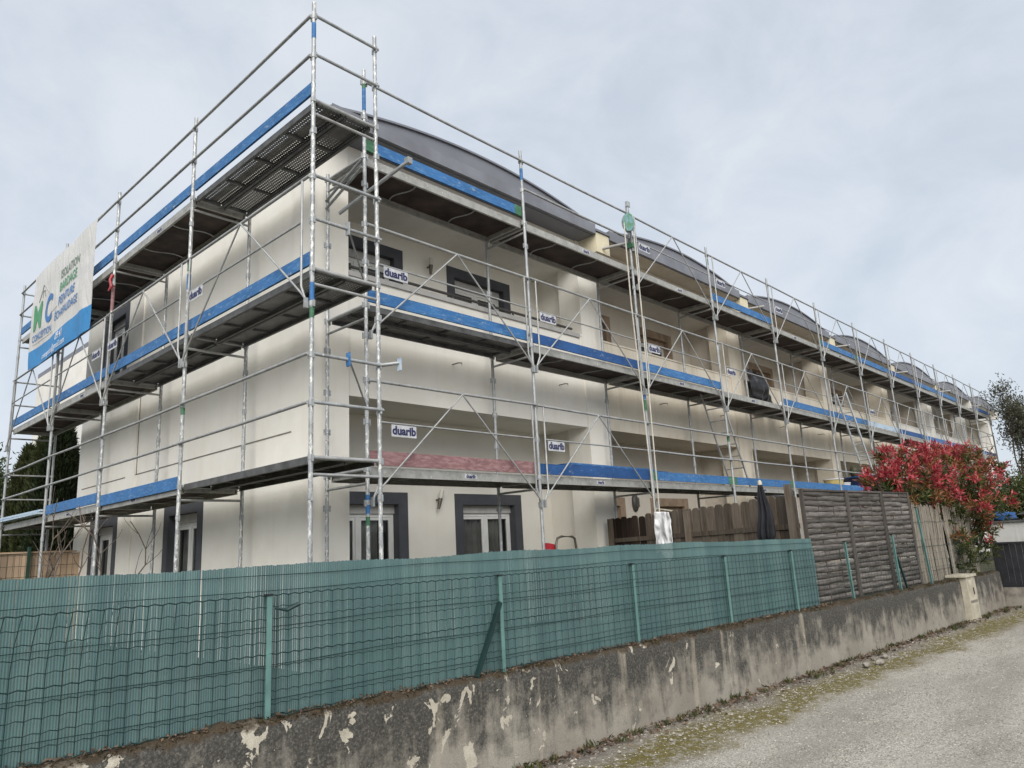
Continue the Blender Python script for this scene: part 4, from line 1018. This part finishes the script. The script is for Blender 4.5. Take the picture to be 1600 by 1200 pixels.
# ------------------------------------------------------------------ meter box
mb = thing('meter_box', tuple(wp(10.9, 0.0, ROAD)), 'cream plastic meter cabinet built into the low wall', 'meter box')
def wbox(x0, x1, o0, o1, z0, z1): 
    return MB().hexa([wp(x0, o0, z0), wp(x1, o0, z0), wp(x1, o1, z0), wp(x0, o1, z0), wp(x0, o0, z1), wp(x1, o0, z1), wp(x1, o1, z1), wp(x0, o1, z1)])
wbox(10.62, 11.06, -0.10, 0.16, ROAD - 0.02, -1.90).build('cabinet', 'cream_plastic', mb)
wbox(10.56, 11.10, -0.125, 0.20, -1.899, -1.862).build('lid', 'cream_plastic', mb)
wbox(10.66, 11.02, -0.112, -0.1005, -2.28, -1.95).build('door', 'cream_plastic', mb)
wbox(10.66, 11.02, -0.112, -0.1005, -2.58, -2.33).build('lower_panel', 'cream_plastic', mb)
wbox(10.85, 10.875, -0.122, -0.1125, -2.19, -2.08).build('latch', 'black_plastic', mb)
wbox(10.66, 11.02, -0.106, -0.1002, -2.325, -2.29).build('slot', 'joint_dark', mb)

# ------------------------------------------------------------------ picket fence between the gardens
pf = thing('picket_fence', (6.4, -0.4, GARD), 'wooden partition fence of round topped pickets between the two gardens', 'fence')
pa, pb = Vector((7.02, 1.50)), Vector((5.80, -2.42)); pl = (pb - pa).length; pd = (pb - pa) / pl; pn = Vector((pd.y, -pd.x))
n = 25
for i in range(n):
    s0 = i * pl / n; hw = pl / n * 0.485; c2 = pa + pd * (s0 + pl / n / 2); side = -0.005 if i % 2 else 0.005
    zt = -0.60 + 0.09 * (i / n) + random.uniform(-.02, .02); lean = random.uniform(-.012, .012); out = []
    zb = GARD + 0.03
    out = [(-hw, zb), (hw, zb), (hw, zt - hw * .75)] + [(hw * math.copysign(abs(math.cos(t)) ** .6, math.cos(t)), zt - hw * .75 + hw * .75 * math.sin(t)) for t in [math.pi * k / 8 for k in range(1, 8)]] + [(-hw, zt - hw * .75)]
    MB().prism([(c2.x + pd.x * (a + lean * (z - zb)) + pn.x * side, c2.y + pd.y * (a + lean * (z - zb)) + pn.y * side, z) for a, z in out], (pn.x * 0.02, pn.y * 0.02, 0)).build('picket', 'picket_dark' if i < 6 else 'picket_wood', pf)
for z in (-0.98, -1.95):
    MB().bar((pa.x + pn.x * .012, pa.y + pn.y * .012, z), (pb.x + pn.x * .012, pb.y + pn.y * .012, z + 0.05), 0.05, 0.07).build('rail', 'picket_wood', pf)
for s0 in (0.02, 0.5, 0.985):
    q = pa + pd * (pl * s0) + pn * 0.06; MB().bar((q.x, q.y, GARD - .1), (q.x, q.y, -0.50 + (0.12 if s0 > .9 else -.1)), 0.08, 0.08, (1, 0, 0)).build('post', 'picket_wood', pf)
# white plastic sheet over the pickets
m = MB()
def drape(u, v):
    q = pa + pd * (1.30 + 0.36 * u + 0.07 * v * (u - .3)); o_ = -0.10 - 0.014 * math.sin(u * 9 + 5 * v) - 0.06 * noise.noise((u * 3.5 + v, v * 3, 0)) - 0.03 * noise.noise((u * 8, v * 8, 3)) - 0.05 * v
    z = -0.555 - 0.03 * u - 0.70 * v * (1 - 0.10 * math.sin(u * 7))
    return (q.x - abs(o_) , q.y - 0.15 * abs(o_), z)
m.grid(drape, 26, 26); o = m.build('plastic_sheet', 'white_plastic', None, True, False); md = o.modifiers.new('thickness', 'SOLIDIFY'); md.thickness = 0.006
tag(o, 'white plastic sheet draped over the wooden pickets', 'plastic sheet')
o = MB().tube((6.99, 0.5, -0.49), (8.1, 0.5, -0.57), 0.017).build('pole', 'cream_plastic', None, True); tag(o, 'pale pole showing just above the pickets right of the white sheet', 'pole')
# folded parasol
pr = thing('parasol', (5.62, -2.03, GARD), 'closed black garden parasol with cream tip beside the picket fence', 'parasol')
cx, cy = 5.62, -2.03
MB().tube((cx, cy, GARD), (cx, cy, -0.36), 0.02).build('pole', 'lamp_metal', pr, True)
m = MB()
def par(u, v):
    th = u * 2 * math.pi; z = lerp(-0.36, -1.62, v); rr = (0.022 + 0.075 * min(1, v * 1.9) ** .8) * (1 - 0.45 * math.exp(-((v - .62) / .05) ** 2)) * (1 + 0.33 * math.cos(th * 8 + v * 2))
    k = 0.018 * math.exp(-((v - .30) / .14) ** 2); return (cx + rr * math.cos(th) + k, cy + rr * math.sin(th) - k, z)
m.grid(par, 64, 30).build('canopy', 'black_cloth', pr, True, False)
MB().lathe((cx, cy, -0.37), [(0.012, 0), (0.03, 0.01), (0.028, 0.05), (0.012, 0.075)], 12).build('tip', 'cream_plastic', pr, True)
MB().path([(cx + 0.062 * math.cos(a), cy + 0.062 * math.sin(a), -1.14) for a in [2 * math.pi * i / 20 for i in range(21)]], 0.012, 6).build('tie_strap', 'navy', pr, True)
# black metal frame behind the fence
fr = thing('metal_rack', (9.6, -0.6, GARD), 'black metal frame with rungs showing behind the fence right of the parasol', 'rack')
for z in (-0.36, -0.52): MB().tube((8.7, -0.5, z), (10.2, -0.5, z + 0.05), 0.022).build('rail', 'black_plastic', fr, True)
for x in (9.1, 9.95): MB().tube((x, -0.5, -0.50), (x, -0.5, -0.34), 0.018).build('rung', 'black_plastic', fr, True)
for x in (8.75, 10.15): MB().tube((x, -0.5, GARD), (x, -0.5, -0.36), 0.02).build('leg', 'black_plastic', fr, True)
# chair frame and red chair showing above the screen
t = thing('folding_chair', (4.9, 0.9, GARD), 'grey tube chair back showing above the green screen', 'chair')
MB().path([(4.75, 0.9, GARD), (4.76, 0.9, -1.0), (4.80, 0.9, -0.905), (4.90, 0.9, -0.88), (5.16, 0.9, -0.89), (5.22, 0.9, -0.92), (5.24, 0.9, -1.05), (5.26, 0.9, GARD)], 0.019, 8).build('frame', 'lamp_metal', t, True)
MB().bar((4.78, 0.95, -1.85), (5.24, 0.95, -1.85), 0.4, 0.03).build('seat', 'black_cloth', t)
t = thing('garden_chair', (4.62, 0.95, GARD), 'red chair just peeking over the green screen', 'chair')
MB().grid(lambda u, v: (lerp(4.50, 4.80, u), 0.95 + 0.05 * math.cos((u - .5) * 3), lerp(-1.85, -0.965 - 0.03 * (2 * u - 1) ** 2, v)), 10, 6).build('backrest', 'red_plastic', t, True, False)
MB().box(4.48, 4.82, 0.55, 0.99, -1.88, -1.85).build('seat', 'red_plastic', t)
for x in (4.5, 4.8):
    for y in (0.58, 0.96): MB().tube((x, y, GARD), (x, y, -1.88), 0.016, 8).build('leg', 'red_plastic', t, True)

# ------------------------------------------------------------------ vegetation
def branch_tree(root, base, h, spread, r0, mat, depth, seed, kids=3, up=0.35, name='branches', bend=0.25, trunk_to=0.35, ratio=0.62):
    """tapered trunk and forking limbs; returns the twig tips with directions"""
    rd = random.Random(seed); tips = []; tr = MB(); br = MB()
    def grow(p, d, L, r, lv):
        pts = [p]; rr = [r]; q = p.copy(); dd = d.copy(); n = 4
        for i in range(n):
            dd = (dd + Vector((rd.uniform(-1, 1), rd.uniform(-1, 1), rd.uniform(-.4, 1) * up * 2)) * bend * 0.5).normalized(); q = q + dd * (L / n); pts.append(q.copy()); rr.append(r * (1 - 0.42 * (i + 1) / n))
        (tr if lv == 0 else br).path(pts, rr, 8 if lv < 2 else 5)
        if lv >= depth: tips.append((q, dd)); return
        k = kids + (1 if rd.random() < .35 else 0)
        for j in range(k):
            a = 2 * math.pi * (j + rd.random() * .6) / k; sd = Vector((math.cos(a), math.sin(a), 0)); f = rd.uniform(.45, 1.0)
            idx = n if j == 0 else rd.randint(2, n); nd = (dd * (1 - spread) + sd * spread * f * 1.2 + Vector((0, 0, up))).normalized()
            grow(pts[idx], nd, L * rd.uniform(ratio - .08, ratio + .1), rr[idx] * (0.8 if j == 0 else 0.6), lv + 1)
        if lv >= 1: tips.append((q, dd))
    grow(Vector(base), Vector((rd.uniform(-.05, .05), rd.uniform(-.05, .05), 1)).normalized(), h * trunk_to, r0, 0)
    tr.build('trunk', mat, root, True); tag(br.build(name, mat, root, True), kind='stuff')
    return tips

# red tipped bush behind the reed screen
pb_ = thing('photinia_bush', tuple(wp(11.6, 0.7, GARD)), 'large bush with bright red young leaves hanging over the wall and reed screen', 'bush')
lobes = [((10.75, -2.17, -0.36), (0.60, 0.5, 0.36)), ((11.25, -2.28, -0.20), (0.80, 0.65, 0.48)), ((12.1, -2.40, -0.12), (0.9, 0.7, 0.50)), ((13.0, -2.62, -0.10), (0.85, 0.7, 0.55)),
         ((13.7, -2.90, -0.12), (0.75, 0.6, 0.65)), ((12.6, -2.75, -0.52), (1.15, 0.65, 0.50)), ((11.4, -2.45, -0.55), (1.1, 0.6, 0.40)), ((12.2, -2.95, -0.85), (0.8, 0.4, 0.42)),
         ((13.3, -3.05, -0.75), (0.75, 0.5, 0.50)), ((12.75, -3.12, -1.30), (0.36, 0.16, 0.5)), ((11.55, -3.02, -1.50), (0.24, 0.08, 0.36)), ((14.3, -2.70, 0.42), (0.28, 0.25, 0.20)), ((14.3, -3.1, -0.30), (0.42, 0.4, 0.55)),
         ((12.1, -2.3, 0.30), (0.28, 0.3, 0.24)), ((11.2, -2.2, 0.22), (0.22, 0.3, 0.22)), ((13.1, -2.5, 0.36), (0.35, 0.3, 0.25)), ((10.5, -2.07, -0.20), (0.24, 0.3, 0.18))]
stems = MB()
for (cx, cy, cz), (rx, ry, rz) in lobes:
    b0 = wp(min(12.2, max(10.6, cx)) + random.uniform(-.3, .3), 0.55, GARD); e0 = Vector((cx, cy, cz)); mid = b0.lerp(e0, .5) + Vector((random.uniform(-.2, .2), 0, .15))
    stems.path([b0, mid, e0], [0.035, 0.022, 0.008], 6)
    for _ in range(7):
        d = Vector((random.gauss(0, 1) * rx, random.gauss(0, 1) * ry, abs(random.gauss(0, 1)) * rz)) * .62; stems.path([mid.lerp(e0, .6), e0 + d * .5, e0 + d], [0.012, 0.007, 0.003], 4)
tag(stems.build('stems', 'bark', pb_, True), kind='stuff')
sets = {'red': ([], []), 'bronze': ([], []), 'green': ([], [])}
for (cx, cy, cz), (rx, ry, rz) in lobes:
    vol = rx * ry * rz; nsh = int(165 * (vol ** 0.62) + 22)
    for _ in range(nsh):
        d = rng.normal(size=3); d /= np.linalg.norm(d); rad = rng.uniform(0.62, 1.04) if rng.random() < .8 else rng.uniform(.2, .7)
        c = np.array([cx + d[0] * rx * rad, cy + d[1] * ry * rad, cz + d[2] * rz * rad])
        nse = noise.noise((c[0] * 1.5, c[1] * 1.5, c[2] * 2.2 + 5)); up = d[2] * .45 + nse * 0.95 + (rad - .8) * 0.8 + rng.normal() * .16 + 0.28 * min(0, c[2] + 0.45) + 0.06
        key = 'red' if up > 0.26 else ('bronze' if up > -0.08 else 'green')
        ax_ = d * np.array([.8, .8, .5]) + np.array([0, 0, .75]) + rng.normal(size=3) * .25; ax_ /= np.linalg.norm(ax_)
        for j in range(13 if key == 'red' else 15):
            s_ = rng.uniform(0, 1); ld = ax_ * (0.35 + s_) + rng.normal(size=3) * (0.75 if key == 'red' else 0.95)
            sets[key][0].append(c + ax_ * s_ * 0.13); sets[key][1].append(ld)
for key, (pp, dd) in sets.items():
    pp, dd = np.array(pp), np.array(dd); n = len(pp)
    leaf_cloud(pp, dd, rng.uniform(.06, .15, n), rng.uniform(.018, .036, n), {'red': 'red_leaves', 'bronze': 'bronze_leaves', 'green': 'green_leaves'}[key], 'leaf_' + key, pb_)

def cypress(x, y, h, r, mat, label, seed, n=15000):
    t = thing('cypress_tree', (x, y, GARD), label, 'tree', 'cypresses by the gable')
    MB().path([(x, y, GARD), (x, y, GARD + h * .9)], [0.12, 0.03], 8).build('trunk', 'bark', t, True)
    r2 = np.random.default_rng(seed); f = r2.beta(1.15, 1.25, n); ang = r2.uniform(0, 2 * np.pi, n)
    prof = np.clip(np.sin(np.clip(f * 0.93 + .07, 0, 1) ** .62 * np.pi) ** .7, 0, 1)
    lump = np.array([noise.noise((math.cos(a) * 1.6, math.sin(a) * 1.6, q * h * 1.1 + seed)) for a, q in zip(ang, f)])
    rad = r * prof * (1 + .22 * lump) * np.sqrt(r2.uniform(.35, 1.05, n))
    Pn = np.stack([x + rad * np.cos(ang), y + rad * np.sin(ang), GARD + 0.05 + f * h], 1)
    D = np.stack([np.cos(ang) * .45, np.sin(ang) * .45, np.ones(n)], 1) + r2.normal(size=(n, 3)) * .28
    leaf_cloud(Pn, D, r2.uniform(.10, .24, n), r2.uniform(.03, .06, n), 'crown', mat, t, .1)
cypress(1.38, 13.2, 4.95, 0.58, 'leaf_cypress', 'dark columnar cypress touching the pale wall under the gable decks', 11, 26000)
cypress(1.42, 14.6, 4.75, 0.54, 'leaf_cypress_olive', 'olive green cypress left of the dark one', 12, 18000)
cypress(1.40, 16.0, 4.5, 0.58, 'leaf_cypress_olive', 'leftmost cypress, partly behind the lowest gable deck end', 13, 14000)
def leafy(name, base, h, r, mat, label, seed, n, lsize, depth=3, dens=1.0, cat='tree', r0=.14, trunk_to=.4, up=.35, spread=.5, sd=.5):
    t = thing(name, base, label, cat)
    tips = branch_tree(t, base, h, spread, r0, 'bark', depth, seed, 3, up, 'branches', .3, trunk_to)
    r2 = np.random.default_rng(seed); k = max(1, n // len(tips)); pp = []; dd = []
    for q, d in tips:
        c = np.array(q); m_ = r2.integers(int(k * .5), int(k * 1.5) + 1)
        pp.append(c + r2.normal(size=(m_, 3)) * np.array([sd, sd, sd * .75]) * r); dd.append(np.array(d) + r2.normal(size=(m_, 3)) * .9)
    pp = np.concatenate(pp); dd = np.concatenate(dd); n_ = len(pp)
    leaf_cloud(pp, dd, r2.uniform(.7, 1.3, n_) * lsize, r2.uniform(.3, .5, n_) * lsize, 'crown', mat, t)
leafy('evergreen_tree', (1.5, 21.5, GARD), 5.4, 0.9, 'leaf_tree', 'leafy evergreen tree at the far left edge behind the cypresses', 31, 16000, .16)
leafy('sparse_tree', (37.0, -0.75, GARD), 7.2, 0.45, 'leaf_pale', 'tall thin tree with sparse pale foliage at the right edge', 41, 5200, .13, 4, 1, 'tree', .10, .42, .75, .34, .55)
leafy('sparse_tree', (41.5, -0.25, GARD), 4.8, 0.45, 'leaf_tree', 'darker loose tree between the building end and the thin tree', 43, 7500, .14, 4, 1, 'tree', .09, .38, .5, .42, .6)
leafy('garden_shrub', (27.0, -1.75, GARD), 3.6, 0.8, 'leaf_green', 'rounded green shrub below the trees at the right edge', 45, 9000, .13, 3, 1, 'shrub', .07, .3, .3, .55, .55)
leafy('garden_shrub', (30.0, -2.6, GARD), 3.9, 0.8, 'leaf_tree', 'dark green shrub at the right edge beyond the neighbouring wall', 46, 9000, .13, 3, 1, 'shrub', .07, .3, .3, .55, .55)
# bare fig
ft = thing('bare_fig_tree', (-0.30, 6.0, GARD), 'leafless young fig tree with crooked grey twigs below the gable scaffold', 'tree')
rd = random.Random(5); tr = MB(); br = MB()
for j in range(7):
    a = 2 * math.pi * j / 7 + .3; p = Vector((-0.30 + .06 * math.cos(a), 6.0 + .06 * math.sin(a), GARD)); d = Vector((math.cos(a) * .62, math.sin(a) * .45, .95)).normalized(); r = 0.024; pts = [p]; rr = [r]
    for s_ in range(9):
        d = (d + Vector((rd.uniform(-.55, .55), rd.uniform(-.45, .45), rd.uniform(0, .45)))).normalized(); p = p + d * 0.285; pts.append(p.copy()); r *= .86; rr.append(r)
        if s_ in (2, 4, 5, 6, 7):
            for e_ in range(2 if s_ in (4, 6) else 1):
                b2 = rd.uniform(0, 6.28); q = p.copy(); dd = (d * .5 + Vector((math.cos(b2), math.sin(b2), .35)) * .7).normalized(); pp = [q.copy()]; r2_ = r * .7; r3 = [r2_]
                for w_ in range(4):
                    dd = (dd + Vector((rd.uniform(-.35, .35), rd.uniform(-.35, .35), rd.uniform(-.05, .4)))).normalized(); q = q + dd * .12; pp.append(q.copy()); r2_ *= .82; r3.append(r2_)
                br.path(pp, r3, 5)
    tr.path(pts, rr, 7)
tag(tr.build('stems', 'bark_fig', ft, True), kind='stuff'); tag(br.build('twigs', 'bark_fig', ft, True), kind='stuff')

# ------------------------------------------------------------------ beige panel fence on the left
bf = thing('panel_fence', (-2.0, 10.2, GARD), 'beige vertical board fence with dark wire mesh left of the gable', 'fence')
x = -7.0
while x < 0.98:
    MB().box(x, x + 0.105, 10.20, 10.22, GARD, -0.63 + random.uniform(-.006, .006)).build('board', 'beige_panel', bf); x += 0.112
MB().box(-7, 0.98, 10.17, 10.24, -0.622, -0.59).build('cap_rail', 'beige_panel', bf)
for x in (-5.3, -2.6, 0.12): MB().box(x, x + 0.05, 10.10, 10.15, GARD, -0.50).build('post', 'post_dark_green', bf)
m = MB()
for k in range(9): m.path([(-7, 10.13, -0.66 - k * .2), (0.98, 10.13, -0.66 - k * .2)], 0.004, 4, False)
x = -7.0
while x < 0.98: m.path([(x, 10.125, GARD), (x, 10.125, -0.64)], 0.003, 4, False); x += 0.1
tag(m.build('wire_mesh', 'wire_green', bf, False, False), kind='stuff')

# ------------------------------------------------------------------ neighbour at the right edge
nb = thing('neighbour_fence', (13.6, -5.0, ROAD), 'dark slatted fence on a low concrete base past the end of the wall', 'fence')
MB().box(13.52, 13.72, -9.5, -3.02, ROAD - 0.05, -2.275).build('base_wall', 'stained_wall', nb)
y = -3.03
MB().box(13.58, 13.66, -9.5, -3.02, -2.27, -2.23).build('bottom_rail', 'dark_fence', nb); MB().box(13.58, 13.66, -9.5, -3.02, -1.45, -1.41).build('top_rail', 'dark_fence', nb)
while y > -9.4:
    MB().box(13.60, 13.635, y - 0.095, y, -2.229, -1.451).build('slat', 'dark_fence', nb); y -= 0.102
for y in (-3.06, -5.2, -7.3): MB().box(13.64, 13.70, y - .06, y, -2.27, -1.38).build('post', 'dark_fence', nb)
o = MB().box(16.2, 16.4, -10, -2.62, ROAD - .05, -1.03).build('neighbour_wall', 'render_streaked'); tag(o, 'whitish streaked concrete wall behind the dark slatted fence', 'wall')
o2 = MB().box(16.15, 16.45, -10, -2.60, -1.029, -0.99).build('coping', 'dark_steel', o)
crumple((16.3, -2.85, -0.90), (0.12, 0.26, 0.11), 'tarpaulin', 'blue_dark', 'crumpled blue tarpaulin lying on the neighbouring wall', 'tarpaulin', 6, .4, 20)
sh = thing('garden_shed', (20.5, -3.3, ROAD), 'dark roofed shed behind the neighbouring wall', 'shed')
MB().box(19.6, 21.4, -6.0, -2.75, ROAD, -0.85).build('wall', 'dark_fence', sh)
MB().prism([(19.4, -6.2, -0.85), (19.4, -2.6, -0.85), (19.4, -3.6, -0.45), (19.4, -5.2, -0.45)], (2.2, 0, 0)).build('roof', 'dark_steel', sh)

# ------------------------------------------------------------------ gravel stones and dead leaves
def stones(n, x0, x1, d0, d1, smin, smax, name, mat):
    base = np.array([(1,0,0),(-1,0,0),(0,1,0),(0,-1,0),(0,0,1),(0,0,-1)], float); tri = np.array([(0,2,4),(2,1,4),(1,3,4),(3,0,4),(2,0,5),(1,2,5),(3,1,5),(0,3,5)])
    xs_ = rng.uniform(x0, x1, n); ds = d0 + (d1 - d0) * rng.uniform(0, 1, n) ** 1.0; sz = smin + (smax - smin) * rng.uniform(0, 1, n) ** 2.2
    V = base[None] * (sz[:, None, None] * rng.uniform(.55, 1.25, (n, 6, 1))) * np.array([1, 1, .6])
    a = rng.uniform(0, 6.28, n); ca, sa = np.cos(a), np.sin(a); X = V[:, :, 0] * ca[:, None] - V[:, :, 1] * sa[:, None]; Y = V[:, :, 0] * sa[:, None] + V[:, :, 1] * ca[:, None]
    V[:, :, 0], V[:, :, 1] = X, Y
    C = np.array([tuple(wp(x, -d, ROAD)) for x, d in zip(xs_, ds)]); C[:, 2] = [gz(p[0], p[1]) for p in C]; C[:, 2] += sz * .25 + ZS
    V = (V + C[:, None, :]).reshape(-1, 3); F = (tri[None] + (np.arange(n) * 6)[:, None, None]).reshape(-1, 3)
    me = bpy.data.meshes.new(name); me.from_pydata(V.tolist(), [], F.tolist()); me.materials.append(MATS[mat]); me.update()
    return tag(link(name, me), {'stone_mid': 'coarser stones lying along the wall foot', 'stone_light': 'pale loose gravel stones scattered over the lane', 'stone_dark': 'darker brown gravel stones mixed over the lane'}.get(mat), 'gravel', kind='stuff')
stones(9000, -1.5, 9, 0.05, 3.6, .003, .010, 'loose_gravel', 'stone_light')
stones(9000, -1.5, 9, 0.0, 3.6, .003, .010, 'loose_gravel', 'stone_dark')
stones(900, -1, 13, 0.02, 0.5, .008, .024, 'loose_gravel', 'stone_mid')
n = 1700; xs_ = rng.uniform(-1, 13, n); ds = np.abs(rng.normal(size=n)) * .10 + .01
C = np.array([tuple(wp(x, -d, ROAD + .012)) for x, d in zip(xs_, ds)]); C[:, 2] += rng.uniform(0, .02, n)
o = leaf_cloud(C, rng.normal(size=(n, 3)) * np.array([1, 1, .22]), rng.uniform(.025, .06, n), rng.uniform(.015, .035, n), 'dead_leaves', 'dead_leaf', None)
tag(o, 'brown dead leaves gathered along the foot of the wall', 'leaves')
# weeds and moss tufts at the foot and on top of the wall
pp, dd = [], []
for _ in range(130):
    x = rng.uniform(-0.5, 13); d = abs(rng.normal()) * .10 + .015; m_ = rng.integers(5, 16); h_ = rng.uniform(.4, 1.0)
    b_ = np.array(wp(x, -d, ROAD + .005))
    for _ in range(m_): pp.append(b_ + np.array([rng.normal() * .018, rng.normal() * .012, 0])); dd.append(np.array([rng.normal() * .5, rng.normal() * .5, 1.0]) * h_)
pp, dd = np.array(pp), np.array(dd); n = len(pp)
o = leaf_cloud(pp, dd, rng.uniform(.03, .085, n), rng.uniform(.006, .012, n), 'weeds', 'leaf_green', None); tag(o, 'small green weeds growing along the foot of the wall', 'weeds')
n = 5200; xs_ = np.clip(rng.normal(size=n) * .12, -.4, .4) + rng.choice(rng.uniform(-3, 12.8, 90), n)
C = np.array([tuple(wp(x, rng.uniform(-.004, .06), WTOP - .012)) for x in xs_]); C[:, 2] += rng.uniform(-.02, .022, n)
o = leaf_cloud(C, rng.normal(size=(n, 3)) * np.array([1, 1, .8]) + np.array([0, -.3, .4]), rng.uniform(.008, .024, n), rng.uniform(.005, .012, n), 'wall_moss', 'moss_brown', None); tag(o, 'brown green moss cushions on the edge of the wall top', 'moss')
n = 2200; xs_ = rng.uniform(-6, 6, n)
C = np.array([tuple(wp(x, rng.uniform(.01, .10), WTOP + .006)) for x in xs_]); C[:, 2] += rng.uniform(0, .018, n)
o = leaf_cloud(C, rng.normal(size=(n, 3)) * np.array([1, 1, .35]), rng.uniform(.012, .035, n), rng.uniform(.008, .02, n), 'wall_top_litter', 'dead_leaf', None)
tag(o, 'brown moss and leaf litter along the top of the wall', 'litter')
for i, (x, d, s_) in enumerate(((5.9, .42, .05), (5.65, .36, .045), (6.35, .30, .04))):
    crumple((wp(x, -d, 0).x, wp(x, -d, 0).y, ROAD + .03), (s_ * 1.4, s_, s_ * .7), 'stone', 'stone_dark', ('largest', 'left', 'right')[i] + ' of the three larger stones by the wall foot on the lane edge', 'stone', i + 20, .3, 12)
